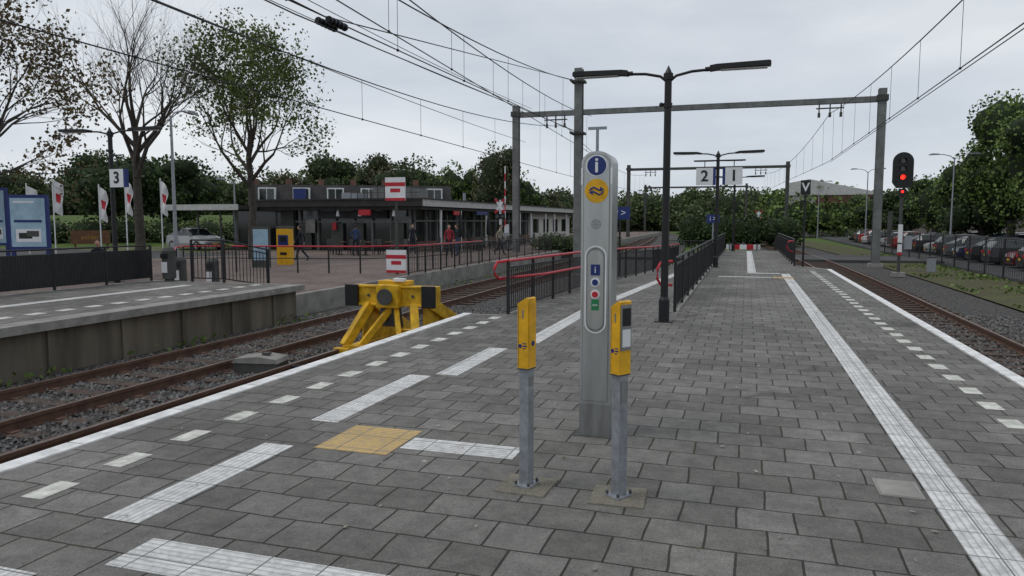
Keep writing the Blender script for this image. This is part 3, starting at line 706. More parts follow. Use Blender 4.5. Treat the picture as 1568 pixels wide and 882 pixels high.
def cross_post(loc, rz=0, arm=True):
    b = MB(); b.cyl((0, 0, 0), (0, 0, 3.4), .06, M_wht, 10)
    for s in (-1, 1):
        Mx = Matrix.Rotation(R(55 * s), 3, 'Y'); b.box((0, -.08 - .01 * s, 3.0), (1.15, .02, .15), M_wht, M=Mx)
        for e in (-1, 1): b.box((e * .45 * math.cos(R(55)), -.095 - .01 * s, 3.0 - e * s * .45 * math.sin(R(55))), (.24, .006, .155), M_red, M=Mx)
    b.box((0, -.05, 2.3), (.7, .05, .35), M_black)
    for x in (-.18, .18): b.cyl((x, -.08, 2.3), (x, -.1, 2.3), .1, M_glass, 14)
    if arm:
        b.box((.35, 0, .6), (.35, .4, 1.2), M_galv)
        for k in range(9): b.box((.35, 0, 1.4 + k * .5), (.07, .05, .5), M_red if k % 2 else M_wht)
    b.build('level_crossing_signal', loc, rz)
x, y = at(766, 50); cross_post((x, y, -.4)); x, y = at(1160, 78); cross_post((x, y, -.8), arm=False)
b = MB()
for k in range(5): b.bx(-1.0 + k * .4, -.6 + k * .4, -.02, .02, .55, .85, M_red if k % 2 else M_wht); b.bx(-1.0 + k * .4, -.6 + k * .4, -.02, .02, .1, .35, M_wht if k % 2 else M_red)
for s in (-.8, .8): b.box((s, 0, .45), (.06, .3, .9), M_mastd)
b.build('road_barrier', (-.1, 47.6, -.7))
ob = post_sign('bicycle_parking_sign', (-3.9, 24.0, -.2), 1.85, .66, .40, M_blue, pm=M_black); text(ob, 'pictogram', 'P >', .3, (0, -.024, 2.05), M_wht)
ob = post_sign('direction_sign', (-1.5, 37.0, -.5), 2.0, .6, .4, M_blue, pm=M_galv); text(ob, 'pictogram', 'i >', .3, (0, -.024, 2.2), M_wht)

def bin_(loc):
    b = MB(); b.cyl((0, 0, .08), (0, 0, .80), .17, M_mastd, 20); b.cyl((0, 0, .0), (0, 0, .08), .12, M_mastd, 16); b.cyl((0, 0, .80), (0, 0, .9), .18, M_mastd, 20, .12); b.box((0, -.16, .68), (.2, .06, .12), M_black); b.box((0, -.17, .38), (.17, .02, .28), M_wht)
    b.build('litter_bin', loc)
bin_((-14.55, 15.9, 0)); bin_((-14.4, 17.4, -.35)); bin_((-15.7, 17.6, -.35))
b = MB(); b.box((0, 0, .8), (.6, .5, 1.6), M_yel); b.box((0, -.255, 1.1), (.45, .02, .45), M_blue); b.box((0, -.27, 1.15), (.28, .02, .25), M_glass); b.box((0, -.255, .5), (.3, .02, .12), M_black); b.box((0, .03, 1.65), (.64, .56, .1), M_mastd); x, y = at(437, 33); b.build('ticket_machine', (x, y, -.35), R(15), bevel=.02)
b = MB(); b.box((0, 0, .85), (.75, .2, 1.7), M_mastd); b.box((0, -.11, .95), (.6, .02, 1.3), M_bluel); x, y = at(400, 31); b.build('information_board', (x, y, -.35), R(30), bevel=.02)
def bench(loc, rz):
    b = MB()
    for i in range(4): b.box((0, -.2 + i * .12, .45), (1.6, .09, .035), M_mastd)
    for i in range(3): b.box((0, .24 + i * .02, .6 + i * .13), (1.6, .03, .09), M_mastd)
    for s in (-.65, .65): b.box((s, -.15, .22), (.05, .05, .44), M_black); b.box((s, .2, .42), (.05, .05, .84), M_black)
    b.build('park_bench', loc, rz)
bench((-20.2, 19.0, -.35), R(30))
x, y = at(140, 50); b = MB(); b.box((0, 0, .5), (2.4, .12, .9), M_wood); b.box((-1, .1, .3), (.1, .1, 1.2), M_wood); b.box((1, .1, .3), (.1, .1, 1.2), M_wood); ob = b.build('wooden_name_board', (x, y, .0), R(30)); text(ob, 'lettering', 'zuider', .45, (0, -.07, .5), M_och)

def terrace(loc, rz):
    b = MB(); b.cyl((0, 0, 0), (0, 0, .72), .03, M_black, 8); b.cyl((0, 0, .72), (0, 0, .75), .4, M_wood, 20); b.cyl((0, 0, 0), (0, 0, .03), .22, M_black, 14)
    for a in (0.3, 2.3, 4.2):
        cx, cy = .75 * math.cos(a), .75 * math.sin(a)
        b.box((cx, cy, .45), (.42, .42, .04), M_mastd, rz=a); b.box((cx + .2 * math.cos(a), cy + .2 * math.sin(a), .68), (.04, .4, .42), M_mastd, rz=a)
        for sx in (-.18, .18):
            for sy in (-.18, .18): b.box((cx + sx, cy + sy, .22), (.03, .03, .44), M_black)
    b.build('cafe_table', loc, rz)
for k in range(7): terrace((-17.6 + random.uniform(-.6, .6), 44 + k * 2.6, -.35), k * 1.1)
for u in (520, 560, 600): x, y = at(u, 41 + random.uniform(0, 2)); terrace((x, y, -.35), u)
def parasol(loc):
    b = MB(); b.cyl((0, 0, 0), (0, 0, 2.7), .03, M_mastd, 8); b.cyl((0, 0, 0), (0, 0, .08), .28, M_conc, 14); b.tube([(0, 0, .9), (0, 0, 1.1), (0, 0, 2.0), (0, 0, 2.75)], [.10, .16, .12, .02], 10, M_blackm)
    b.build('closed_parasol', loc)
for p in ((-17.9, 45.5, -.35), (-17.7, 50.5, -.35), (-17.6, 56, -.35)): parasol(p)
def bicycle(loc, rz):
    b = MB()
    for y in (-.52, .52):
        b.tube([(0, y + .33 * math.cos(t), .35 + .33 * math.sin(t)) for t in np.linspace(0, 2 * math.pi, 21)], .018, 6, M_rub)
        for k in range(8): t = k * math.pi / 4; b.cyl((0, y, .35), (0, y + .32 * math.cos(t), .35 + .32 * math.sin(t)), .003, M_galv, 3)
    for a, c in (((0, .52, .35), (0, .08, .32)), ((0, .08, .32), (0, .2, .82)), ((0, .2, .78), (0, -.33, .80)), ((0, .08, .32), (0, -.35, .70)), ((0, -.52, .35), (0, -.32, .95)), ((0, .52, .35), (0, .2, .75))): b.cyl(a, c, .016, M_blackm, 6)
    b.box((0, .2, .88), (.14, .25, .05), M_black); b.tube([(-.28, -.22, .98), (-.1, -.32, 1.0), (.1, -.32, 1.0), (.28, -.22, .98)], .013, 6, M_galv); b.box((0, .5, .74), (.12, .32, .02), M_black)
    b.build('bicycle', loc, rz)
for k in range(6): bicycle((-15.2 - k * .1, 46 + k * .55, -.35), R(80 + random.uniform(-8, 8)))

# ------------------------------------------------------------------ buildings
def station():
    b = MB(); z0 = -.35
    b.bx(-30, -20.4, 43.4, 87, z0, 2.3, M_glass)
    b.bx(-31.2, -19.0, 42.0, 88, 2.52, 2.95, M_fasc); b.bx(-31.3, -18.9, 41.9, 88.1, 2.95, 3.02, M_roof); b.bx(-31, -19.2, 42.2, 87.8, 2.3, 2.519, M_roof)
    b.bx(-31.22, -19.02, 41.97, 41.998, 2.52, 2.93, M_roof)
    b.bx(-20.45, -20.3, 44, 87, z0, .25, M_brick)
    y = 43.5
    while y < 87: b.bx(-20.42, -20.25, y, y + .14, z0, 2.3, M_mast); b.bx(-19.3, -19.18, y, y + .12, z0, 2.3, M_wht) if int(y) % 3 == 0 else None; y += 1.8
    b.bx(-20.41, -20.28, 43.5, 87, 1.55, 1.65, M_mast)
    x = -30
    while x < -20.3: b.bx(x, x + .12, 43.25, 43.42, z0, 2.3, M_mast); x += 1.35
    b.bx(-30, -20.4, 43.27, 43.41, 1.5, 1.6, M_mast); b.bx(-30, -29, 43.1, 43.4, z0, 2.3, M_mastd); b.bx(-20.4, -20.2, 70, 87, z0, 2.3, M_cream)
    for yy in (71, 75, 79, 83): b.bx(-20.2, -20.15, yy, yy + 2, .4, 1.8, M_glass)
    b.bx(-27, -22, 43.05, 43.15, 1.75, 2.25, M_black); b.bx(-23.3, -22.5, 41.7, 41.85, 1.95, 2.3, M_red); b.bx(-28, -27.3, 43.0, 43.05, .8, 1.7, M_conc); b.bx(-26, -25.7, 43.0, 43.05, 1.0, 1.5, M_red)
    # interior / lobby features seen against the glazing
    for x in (-28.6, -26.2, -24.7, -21.8): b.bx(x, x + .9, 43.18, 43.24, -.3, 1.45, M_mastd)
    for x in (-25.2, -23.6, -21.2): b.cyl((x, 42.4, 1.9), (x, 42.4, 2.3), .12, M_wht, 10, .05)
    b.bx(-19.25, -19.15, 52, 54.5, 2.05, 2.3, M_blue); b.bx(-19.25, -19.15, 47.5, 48.6, 2.0, 2.28, M_red); b.bx(-19.6, -19.5, 60, 61, .2, 1.3, M_wht)
    b.bx(-37, -31.4, 40.5, 47, 2.35, 2.62, M_roof); b.bx(-37.1, -31.35, 40.4, 40.498, 2.3, 2.68, M_fasc)
    for x in (-36.7, -34.8, -33, -31.7): b.cyl((x, 40.8, z0), (x, 40.8, 2.35), .07, M_mastd, 8)
    b.bx(-36.5, -31.6, 46.5, 46.7, z0, 2.3, M_glass)
    b.bx(-24.6, -22.2, 46, 50, 3.02, 3.9, M_mast); b.bx(-27.6, -26.4, 47, 48.5, 3.02, 3.6, M_galv); b.bx(-28.9, -28.0, 43, 43.15, 3.02, 3.75, M_blue)
    for x in np.arange(-25.5, -20.5, .5): b.bx(x, x + .04, 44.6, 44.64, 3.02, 3.9, M_mastd)
    b.bx(-25.5, -20.5, 44.6, 44.66, 3.85, 3.9, M_mastd); b.bx(-25.5, -20.5, 44.6, 44.66, 3.45, 3.49, M_mastd)
    b.cyl((-26, 49, 3.02), (-26, 49, 4.0), .15, M_galv, 12); b.cyl((-21.3, 55, 3.02), (-21.3, 55, 3.8), .12, M_galv, 12)
    b.build('station_building')
station()
def houses(name, p0, p1, wallh, roofh, depth, n, mroof, mwall):
    p0, p1 = Vector(p0), Vector(p1); d = p1 - p0; Ln = d.length; ang = math.atan2(d.y, d.x)
    b = MB(); b.bx(0, Ln, 0, depth, 0, wallh, mwall)
    b.prism([(-.3, wallh + .002), (1.0, wallh + roofh), (depth - 1.0, wallh + roofh), (depth + .3, wallh + .002)], -.2, Ln + .2, mroof, 'X')
    wd = Ln / n
    for i in range(n):
        x = i * wd + wd / 2
        b.bx(x - .9, x + .9, -.25, 1.2, wallh + .35, wallh + roofh - .35, M_wht); b.bx(x - .75, x - .05, -.28, -.251, wallh + .5, wallh + roofh - .5, M_glass); b.bx(x + .05, x + .75, -.28, -.251, wallh + .5, wallh + roofh - .5, M_glass)
        b.bx(x - 1.2, x + .3, -.03, -.002, .9, 2.3, M_wht); b.bx(x - 1.1, x - .5, -.05, -.031, 1.0, 2.2, M_glass); b.bx(x - .4, x + .2, -.05, -.031, 1.0, 2.2, M_glass); b.bx(x + .8, x + 1.7, -.04, -.002, 0, 2.2, M_glass)
        b.bx(i * wd - .3, i * wd + .3, depth / 2 - .4, depth / 2 + .4, wallh + roofh - .3, wallh + roofh + .8, M_brick)
    b.build(name, tuple(p0), ang)
p = at(385, 80); q = at(690, 84)
houses('terraced_houses', (*p, -.35), (*q, -.35), 3.1, 2.8, 9, 6, M_roof, M_brick)
x, y = at(1205, 118)
b = MB(); b.bx(0, 12, 0, 10, 0, 6.5, M_cream); b.prism([(-.4, 6.5), (12.4, 6.5), (12.4, 6.9), (3, 9.0), (-.4, 8.4)], -.4, 10.4, M_fasc, 'Y'); b.bx(4, 12, -.2, -.002, 4.5, 6.4, M_brick)
for k in range(5): b.bx(.8 + k * 2.2, 2.2 + k * 2.2, -.25, -.202, 3.0, 4.2, M_glass)
b.build('apartment_building', (x, y, -.9), R(-8))
x, y = at(1400, 95)
b = MB(); b.bx(0, 16, 0, 7, 0, 3.2, M_brick); b.prism([(-.4, 3.2), (3.5, 6.2), (7.4, 3.2)], -.3, 16.3, M_roofr, 'X'); b.build('brick_house', (x, y, -.9), R(-8))

# ------------------------------------------------------------------ cars
CM = {}
def paint(n, c):
    if n not in CM: CM[n] = mat('car_paint_' + n, c, 0.22, 0.2, var=0.06, spec=.6)
    return CM[n]
def car(loc, rz, pm, est=False, name='parked_car', k=1.0):
    b = MB()
    rear = 1.25 if not est else 1.75
    st = [(-2.12, .50, .52, .72), (-2.05, .74, .76, .80), (-1.2, .90, .92, .84), (-.95, .93, .96, .80), (-.25, .95, 1.38, .64), (.3, .95, 1.45, .63), (.9, .96, 1.42, .62), (rear, .97, 1.33 if est else 1.28, .60), (rear + (.3 if est else .5), .98, 1.0, .76), (2.08, .92, .94, .78), (2.15, .5, .52, .72)]
    V = []
    for (y, zb, zr, wr) in st:
        w = .88 if abs(y) < 2.0 else .78
        half = [(w * .93, .20), (w, .45), (w * .98, zb), (wr, zr), (wr * .5, zr + .035)]
        ring = half + [(-a, c) for a, c in half[::-1]]
        V += [(a * k, y, c * k) for a, c in ring]
    nR = 10
    for i in range(len(st) - 1):
        for j in range(nR):
            j2 = (j + 1) % nR; f = [i * nR + j, i * nR + j2, (i + 1) * nR + j2, (i + 1) * nR + j]
            cab = st[i][2] > 1.2 or st[i + 1][2] > 1.2
            m = pm
            if cab and j in (2, 6): m = M_glass
            if cab and j in (3, 4, 5) and (st[i][2] < 1.0 or st[i + 1][2] < 1.0): m = M_glass
            if j == 9: m = M_black
            b.arr([V[q] for q in f], [[0, 1, 2, 3]], m, False)
    b.poly(V[:nR], [tuple(range(nR))[::-1]], pm); b.poly(V[-nR:], [tuple(range(nR))], pm)
    for y in (-1.35, 1.32):
        for s in (-1, 1):
            b.cyl((s * .72 * k, y, .31), (s * .895 * k, y, .31), .31, M_rub, 20); b.cyl((s * .896 * k, y, .31), (s * .905 * k, y, .31), .19, M_galv, 14)
    for y in (-.3, .35, .95): b.box((.0, y, 1.15 * k), (1.52 * k, .05, .42), pm)
    for s in (-1, 1):
        b.box((s * .58, -2.12, .62), (.3, .06, .13), M_lamp); b.box((s * .60, 2.14, .72), (.26, .06, .15), M_red); b.box((s * .95, -.75, .98), (.16, .1, .12), pm)
    b.box((0, -2.14, .38), (1.1, .05, .16), M_black); b.box((0, -2.165, .42), (.5, .01, .11), M_yel); b.box((0, 2.17, .55), (.5, .01, .11), M_yel)
    return b.build(name, loc, rz, fixn=False)
cols = [('black', (.015, .015, .017)), ('grey', (.10, .105, .11)), ('silver', (.38, .39, .40)), ('white', (.6, .6, .6)), ('darkred', (.16, .012, .015)), ('navy', (.015, .025, .07)), ('black', (.015, .015, .017)), ('red', (.35, .02, .015)), ('anthracite', (.04, .042, .045))]
order = [1, 8, 0, 4, 8, 0, 5, 1, 8, 2, 0, 8, 1, 7, 3, 2, 0, 1, 3, 7, 1, 0]
y = 36.0
for i, o in enumerate(order):
    car((15.2 + random.uniform(-.2, .2) - .07 * i, y, -.82), R(88 + random.uniform(-3, 3)) if i % 3 else R(-92), paint(*cols[o]), est=(i % 2 == 0)); y += 2.7
for i in range(14): car((22.5 - .05 * i, 40 + i * 3.0, -.82), R(90), paint(*cols[(i * 4 + 1) % 9]), est=(i % 2 == 1))
x, y = at(300, 50); car((x, y, -.34), R(75), paint(*cols[2])) 

# ------------------------------------------------------------------ vegetation
def leaves(b, C, size, m, n_per=1, spread=0.0, flat=0.5):
    C = np.repeat(np.asarray(C, float), n_per, axis=0); n = len(C)
    if spread: C = C + rng.normal(0, spread, (n, 3))
    a = rng.normal(size=(n, 3)); a /= np.linalg.norm(a, axis=1, keepdims=True)
    r = rng.normal(size=(n, 3)); r[:, 2] *= flat; bb = np.cross(a, r); bb /= (np.linalg.norm(bb, axis=1, keepdims=True) + 1e-9)
    s = size * rng.uniform(.6, 1.4, (n, 1)); a = a * s * .5; bb = bb * s * .35
    V = np.stack([C - a, C - bb * 1.0, C + a, C + bb], 1).reshape(-1, 3)
    b.arr(V, (np.arange(n) * 4)[:, None] + np.arange(4)[None], m)
def grow(b, tips, p, d, Ln, r, depth, sp, up, lm, kids=(2, 4)):
    n = 3 if depth > 1 else 2; pts = [p.copy()]; rr = [r]; q = p.copy(); dd = d.copy()
    for i in range(n):
        dd = (dd + Vector((random.gauss(0, .12), random.gauss(0, .12), random.gauss(0, .08) + up * .10))).normalized()
        q = q + dd * (Ln / n); pts.append(q.copy()); rr.append(r * (1 - .42 * (i + 1) / n))
    b.tube([tuple(v) for v in pts], rr, 8 if depth > 4 else (5 if depth > 2 else 3), M_bark, depth > 2, False)
    if depth <= lm: tips += [tuple(v) for v in pts[1:]]
    if depth == 0: return
    k = random.randint(*kids)
    for i in range(k):
        along = 1.0 if i == 0 else random.uniform(.3, 1.0)
        idx = min(n, max(1, int(round(along * n)))); bp = pts[idx]
        ax = Vector((random.gauss(0, 1), random.gauss(0, 1), random.gauss(0, .5))); ax = (ax - dd * ax.dot(dd))
        if ax.length < .01: continue
        ax.normalize(); an = sp * random.uniform(.6, 1.2) * (.45 if i == 0 else 1)
        nd = (dd * math.cos(an) + ax * math.sin(an) + Vector((0, 0, up * .14))).normalized()
        grow(b, tips, bp.copy(), nd, Ln * random.uniform(.66, .86), rr[idx] * (.85 if i == 0 else .62), depth - 1, sp, up, lm, kids)
def tree(name, loc, trunk_h, r, L0, depth, lmat=None, lsize=.15, nper=6, spread=.18, sp=.6, up=.6, nb=4, lm=1, seed=1, kids=(2, 4), lead=None):
    random.seed(seed); b = MB(); tips = []
    lead = lead or trunk_h
    pts = [(0, 0, 0), (.03, .02, trunk_h * .3), (-.04, .05, trunk_h * .65), (.0, .0, trunk_h), (.08, -.04, (trunk_h + lead) / 2 + .01), (.0, .05, lead + .02)]
    b.tube(pts, [r * 1.35, r, r * .88, r * .8, r * .66, r * .5], 10, M_bark)
    for i in range(nb):
        a = 2.4 * i + random.uniform(-.4, .4); t = sp * random.uniform(.8, 1.3)
        f = i / max(1, nb - 1); z = trunk_h * .92 + (lead - trunk_h * .92) * f
        if i == nb - 1: t *= .15
        d = Vector((math.cos(a) * math.sin(t), math.sin(a) * math.sin(t), math.cos(t)))
        grow(b, tips, Vector((0, 0, z - .03)), d, L0 * random.uniform(.85, 1.15) * (1.1 - .25 * f), r * (.5 if i < nb - 1 else .48) * (1.1 - .3 * f), depth, sp, up, lm, kids)
    if lmat is not None: leaves(b, tips, lsize, lmat, nper, spread)
    return b.build(name, loc, random.uniform(0, 6))
LM_g = leafmat('leaf_fresh_green', (0.075, 0.11, 0.025), (0.15, 0.19, 0.055), .8, True)
LM_d = leafmat('leaf_dark_green', (0.028, 0.055, 0.016), (0.07, 0.115, 0.035), .5)
LM_b = leafmat('leaf_bronze', (0.09, 0.065, 0.035), (0.17, 0.14, 0.07), 1.0, True)
LM_m = leafmat('leaf_mid_green', (0.055, 0.085, 0.028), (0.125, 0.16, 0.06), .15)
LM_o = leafmat('leaf_olive', (0.075, 0.078, 0.038), (0.15, 0.145, 0.075), .3)
LM_l = leafmat('leaf_bright_green', (0.07, 0.12, 0.025), (0.15, 0.215, 0.055), .4)
x, y = at(215, 35); tree('bare_tree', (x, y, -.35), 4.2, .22, 2.55, 5, None, sp=.66, up=.5, nb=8, seed=3, kids=(2, 4), lead=6.6)
x, y = at(388, 38); tree('broadleaf_tree', (x, y, -.35), 4.0, .20, 2.15, 5, LM_g, .15, 2, .18, sp=.66, up=.5, nb=9, lm=1, seed=6, lead=6.2)
x, y = at(-62, 24); tree('maple_tree', (x, y, -.35), 3.0, .22, 2.0, 5, LM_b, .13, 2, .15, sp=.66, up=.4, nb=8, lm=1, seed=8, lead=4.6)
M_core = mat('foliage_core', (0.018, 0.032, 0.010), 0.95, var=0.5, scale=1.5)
def mass(name, blobs, size, dens, m, seed=1, loc=(0, 0, 0)):
    global rng
    rng = np.random.default_rng(seed); b = MB(); C = []
    for (x, y, z, rx, ry, rz) in blobs:
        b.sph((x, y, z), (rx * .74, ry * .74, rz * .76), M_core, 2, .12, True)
        area = 4 * math.pi * ((rx * ry + rx * rz + ry * rz) / 3); n = int(area * dens)
        d = rng.normal(size=(n, 3)); d /= np.linalg.norm(d, axis=1, keepdims=True)
        K = 26; cd = rng.normal(size=(K, 3)); cd /= np.linalg.norm(cd, axis=1, keepdims=True); cr = rng.uniform(.72, 1.18, K)
        dot = d @ cd.T; k = dot.argmax(1); rad = cr[k] * (.86 + .16 * np.clip((dot.max(1) - .8) / .2, 0, 1)) * rng.uniform(.84, 1.08, n)
        C.append(d * rad[:, None] * np.array([rx, ry, rz]) + np.array([x, y, z]))
    leaves(b, np.concatenate(C), size, m, 1, size * .3, .7)
    return b.build(name, loc)
random.seed(11)
def tl(us, D0, D1, top, jitter, rad):
    out = []
    for u in us:
        D = random.uniform(D0, D1); x, y = at(u, D); t = top(u) if callable(top) else top
        zt = 1.6 + (338 - t - random.uniform(-jitter, jitter)) / 1130 * D
        hh = (zt + 1.5) / 2; out.append((x, y, zt - hh, rad * random.uniform(.8, 1.3), rad * random.uniform(.8, 1.2), hh))
        out.append((x + random.uniform(-rad, rad), y - rad * .5, hh * .5, rad * .9, rad * .8, hh * .65))
    return out
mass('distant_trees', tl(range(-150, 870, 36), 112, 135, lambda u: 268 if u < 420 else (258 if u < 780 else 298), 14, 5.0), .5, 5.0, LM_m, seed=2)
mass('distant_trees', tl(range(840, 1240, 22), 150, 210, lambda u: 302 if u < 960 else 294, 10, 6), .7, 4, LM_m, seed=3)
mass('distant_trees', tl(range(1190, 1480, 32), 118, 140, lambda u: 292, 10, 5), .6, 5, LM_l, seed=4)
def roundtree(name, u, D, top, rad, m, size, dens, zlow=1.0, seed=1):
    x, y = at(u, D); zt = 1.6 + (338 - top) / 1130 * D; random.seed(seed); bl = []
    zc = (zt + zlow) / 2; hh = (zt - zlow) / 2
    for k in range(10):
        a = random.uniform(0, 6.28); f = random.uniform(.3, .72); zz = random.uniform(-.6, .6); f *= math.sqrt(1 - zz * zz * .9)
        bl.append((math.cos(a) * rad * f, math.sin(a) * rad * f, zc + zz * hh, rad * random.uniform(.28, .48), rad * random.uniform(.28, .48), hh * random.uniform(.26, .42)))
    bl.append((0, 0, zc, rad * .6, rad * .6, hh * .84))
    ob = mass(name, bl, size, dens, m, seed=seed, loc=(x, y, 0))
    t = MB(); t.tube([(0, 0, -1.0), (.05, 0, zc * .5), (0, .05, zc)], [rad * .08, rad * .06, rad * .04], 8, M_bark); to = t.build('trunk', (0, 0, 0)); to.parent = ob
    return ob
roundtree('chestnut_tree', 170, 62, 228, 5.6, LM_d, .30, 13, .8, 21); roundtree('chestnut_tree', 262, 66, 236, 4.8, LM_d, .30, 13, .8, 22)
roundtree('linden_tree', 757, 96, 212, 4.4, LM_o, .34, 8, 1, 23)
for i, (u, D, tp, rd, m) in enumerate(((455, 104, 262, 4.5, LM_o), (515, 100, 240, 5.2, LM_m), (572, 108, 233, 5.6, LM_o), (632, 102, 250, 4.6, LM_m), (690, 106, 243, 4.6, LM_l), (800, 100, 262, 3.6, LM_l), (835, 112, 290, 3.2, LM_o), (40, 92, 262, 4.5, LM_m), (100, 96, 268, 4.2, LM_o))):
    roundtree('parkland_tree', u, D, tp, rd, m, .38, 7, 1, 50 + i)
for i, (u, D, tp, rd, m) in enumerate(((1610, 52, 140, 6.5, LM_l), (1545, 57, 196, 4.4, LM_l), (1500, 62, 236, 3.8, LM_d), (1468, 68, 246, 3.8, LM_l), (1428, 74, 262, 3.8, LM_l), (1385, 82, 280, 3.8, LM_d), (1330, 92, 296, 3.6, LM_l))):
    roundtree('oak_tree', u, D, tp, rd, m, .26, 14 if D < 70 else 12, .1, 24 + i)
x, y = at(845, 50); mass('shrub', [(x, y, .0, 1.4, 1.4, .9), (x + 1.6, y + 1, -.1, 1.3, 1.3, .9), (x + 3, y + 2, 0, 1.5, 1.5, 1.0)], .16, 50, LM_m, seed=33)
x, y = at(1130, 72); mass('shrub', [(x + k * 1.5, y, .6, 1.5, 1.5, 1.6 + .3 * (k % 2)) for k in range(-3, 4)], .25, 22, LM_d, seed=34)
mass('shrub', [(at(u, 60)[0], at(u, 60)[1], .6, 2.2, 1.8, 1.2) for u in range(-40, 420, 60)], .22, 20, LM_m, seed=35)
b = MB(); rng = np.random.default_rng(40)
C = np.stack([rng.uniform(7.4, 10.4, 5000), rng.uniform(14, 60, 5000), np.full(5000, -.82)], -1); keep = (np.sin(C[:, 0] * 2.1) + np.sin(C[:, 1] * .9) + rng.normal(0, .6, 5000)) > .5
leaves(b, C[keep], .13, LM_l, 1, .02); b.build('verge_weeds')
b = MB(); C = np.stack([rng.uniform(-10.68, -10.3, 900), rng.uniform(1, 40, 900), rng.uniform(-.9, -.72, 900)], -1); keep = np.sin(C[:, 1] * 1.7) + rng.normal(0, .5, 900) > .2
leaves(b, C[keep], .10, LM_l); b.build('trackside_weeds')

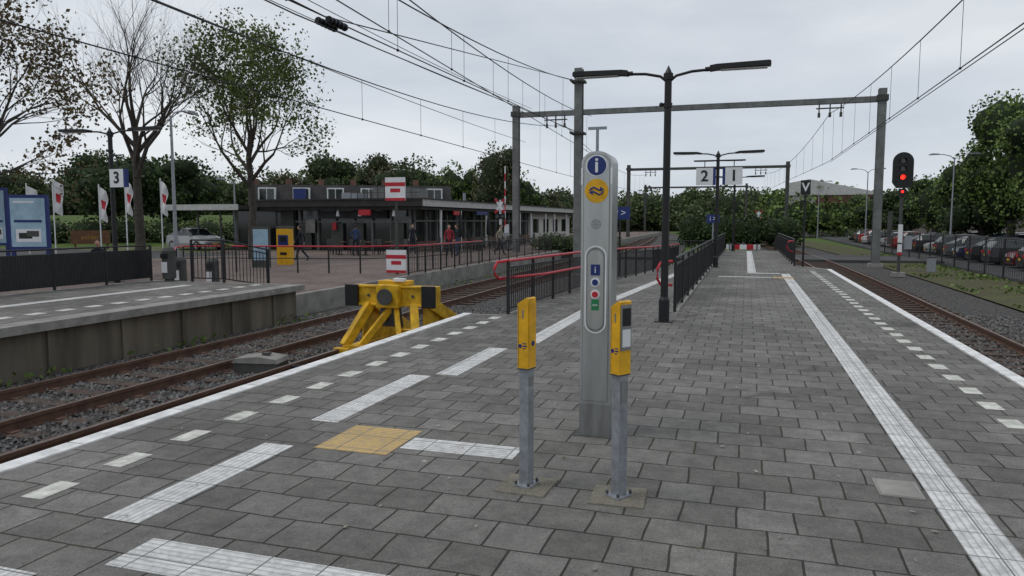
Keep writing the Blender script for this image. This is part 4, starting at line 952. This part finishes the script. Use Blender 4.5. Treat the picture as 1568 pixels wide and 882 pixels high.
# ------------------------------------------------------------------ people
def person(loc, rz, shirt, pants, pose='stand', hair=M_hair):
    if pose == 'stand':
        J = dict(pel=(0, 0, .93), sp=(0, .01, 1.15), ch=(0, 0, 1.35), nk=(0, 0, 1.47), hd=(0, -.02, 1.56), ls=(-.18, 0, 1.40), le=(-.24, .03, 1.13), lh=(-.25, -.06, .88), rs=(.18, 0, 1.40), re=(.25, .02, 1.13), rh=(.22, -.12, .92), lp=(-.10, 0, .90), lk=(-.11, -.03, .49), la=(-.12, .02, .08), lt=(-.13, -.15, .03), rp=(.10, 0, .90), rk=(.12, -.06, .49), ra=(.13, .03, .08), rt=(.14, -.14, .03))
    elif pose == 'walk':
        J = dict(pel=(0, 0, .91), sp=(0, -.01, 1.14), ch=(0, -.03, 1.34), nk=(0, -.04, 1.46), hd=(0, -.07, 1.55), ls=(-.18, -.03, 1.39), le=(-.23, .12, 1.14), lh=(-.24, .08, .90), rs=(.18, -.03, 1.39), re=(.23, -.1, 1.14), rh=(.22, -.28, .96), lp=(-.10, 0, .88), lk=(-.11, -.20, .50), la=(-.11, -.30, .09), lt=(-.11, -.46, .06), rp=(.10, 0, .88), rk=(.11, .08, .48), ra=(.11, .36, .16), rt=(.11, .25, .03))
    else:
        J = dict(pel=(0, 0, .52), sp=(0, .02, .74), ch=(0, .0, .94), nk=(0, -.02, 1.06), hd=(0, -.05, 1.15), ls=(-.18, 0, .99), le=(-.23, -.03, .73), lh=(-.14, -.27, .62), rs=(.18, 0, .99), re=(.23, -.03, .73), rh=(.12, -.28, .62), lp=(-.10, 0, .51), lk=(-.13, -.42, .50), la=(-.13, -.42, .08), lt=(-.14, -.58, .03), rp=(.10, 0, .51), rk=(.13, -.42, .50), ra=(.13, -.45, .08), rt=(.14, -.6, .03))
    rad = dict(pel=.135, sp=.125, ch=.14, nk=.06, hd=.065, ls=.06, le=.045, lh=.03, rs=.06, re=.045, rh=.03, lp=.09, lk=.06, la=.042, lt=.035, rp=.09, rk=.06, ra=.042, rt=.035)
    E = [('pel', 'sp', shirt), ('sp', 'ch', shirt), ('ch', 'nk', shirt), ('nk', 'hd', M_skin), ('ch', 'ls', shirt), ('ls', 'le', shirt), ('le', 'lh', shirt), ('ch', 'rs', shirt), ('rs', 're', shirt), ('re', 'rh', shirt), ('pel', 'lp', pants), ('lp', 'lk', pants), ('lk', 'la', pants), ('la', 'lt', M_black), ('pel', 'rp', pants), ('rp', 'rk', pants), ('rk', 'ra', pants), ('ra', 'rt', M_black)]
    ks = list(J); me = bpy.data.meshes.new('tmp'); me.from_pydata([J[k] for k in ks], [(ks.index(a), ks.index(c)) for a, c, _ in E], [])
    ob = bpy.data.objects.new('tmp', me); sc.collection.objects.link(ob)
    ob.modifiers.new('s', 'SKIN'); ss = ob.modifiers.new('u', 'SUBSURF'); ss.levels = 2; ss.render_levels = 2
    for i, k in enumerate(ks):
        me.skin_vertices[0].data[i].radius = (rad[k], rad[k] * (.75 if k in ('pel', 'sp', 'ch') else 1)); me.skin_vertices[0].data[i].use_root = (k == 'pel')
    dg = bpy.context.evaluated_depsgraph_get(); ev = ob.evaluated_get(dg).to_mesh()
    V = np.array([v.co[:] for v in ev.vertices]); b = MB(); F = {}
    for p in ev.polygons:
        c = np.array(p.center); best = None
        for a, e, m in E:
            A, B = np.array(J[a]), np.array(J[e]); t = np.clip(np.dot(c - A, B - A) / np.dot(B - A, B - A), 0, 1); dd = np.linalg.norm(c - A - t * (B - A)) - .3 * (rad[a] + rad[e])
            if best is None or dd < best[0]: best = (dd, m)
        F.setdefault((best[1], len(p.vertices)), []).append(tuple(p.vertices))
    for (m, k), fs in F.items(): b.arr(V, fs, m, True)
    bpy.data.objects.remove(ob)
    h = np.array(J['hd']) + np.array([0, -.005, .07])
    b.sph(h, (.077, .095, .115), M_skin, 2); b.sph(h + np.array([0, .02, .025]), (.084, .098, .108), hair, 2); b.sph(h + np.array([0, -.1, -.01]), (.012, .02, .02), M_skin, 1)
    for s in (-1, 1): b.sph(h + np.array([s * .08, 0, 0]), (.012, .02, .03), M_skin, 1); b.sph(h + np.array([s * .03, -.088, .01]), (.01, .008, .007), M_black, 1)
    b.sph(h + np.array([0, -.09, -.05]), (.025, .01, .006), M_red, 1)
    for k, e in (('lh', 'le'), ('rh', 're')):
        p = np.array(J[k]); d = p - np.array(J[e]); d /= np.linalg.norm(d); b.sph(p + d * .03, (.03, .035, .045), M_skin, 1)
        for i in range(4):
            o = np.array([0, -.027 + i * .018, 0]); q = p + d * .06 + o; b.tube([q, q + d * .04, q + d * (.075 - abs(i - 1.5) * .008) + np.array([0, -.012, 0])], [.009, .008, .006], 5, M_skin)
        b.tube([p + d * .02 + np.array([0, -.03, 0]), p + d * .06 + np.array([0, -.055, 0])], [.01, .007], 5, M_skin)
    return b.build('person', loc, rz)
cl1 = mat('cloth_dark', (.02, .022, .03), .9); cl2 = mat('cloth_red', (.3, .03, .04), .9); cl3 = mat('cloth_beige', (.3, .26, .2), .9); cl4 = mat('cloth_blue', (.04, .07, .15), .9)
for u, D, rz, s, p, po in ((688, 40, 20, cl2, cl1, 'stand'), (700, 41, -60, cl1, cl4, 'stand'), (765, 42, 90, cl3, cl1, 'walk'), (462, 36, -70, cl1, cl1, 'walk'), (545, 41, 200, cl4, cl1, 'stand'), (632, 44, 40, cl1, cl1, 'stand')):
    x, y = at(u, D); person((x, y, -.35), R(rz), s, p, po)
person((-20.15, 18.95, -.34), R(30), cl1, cl4, 'sit')
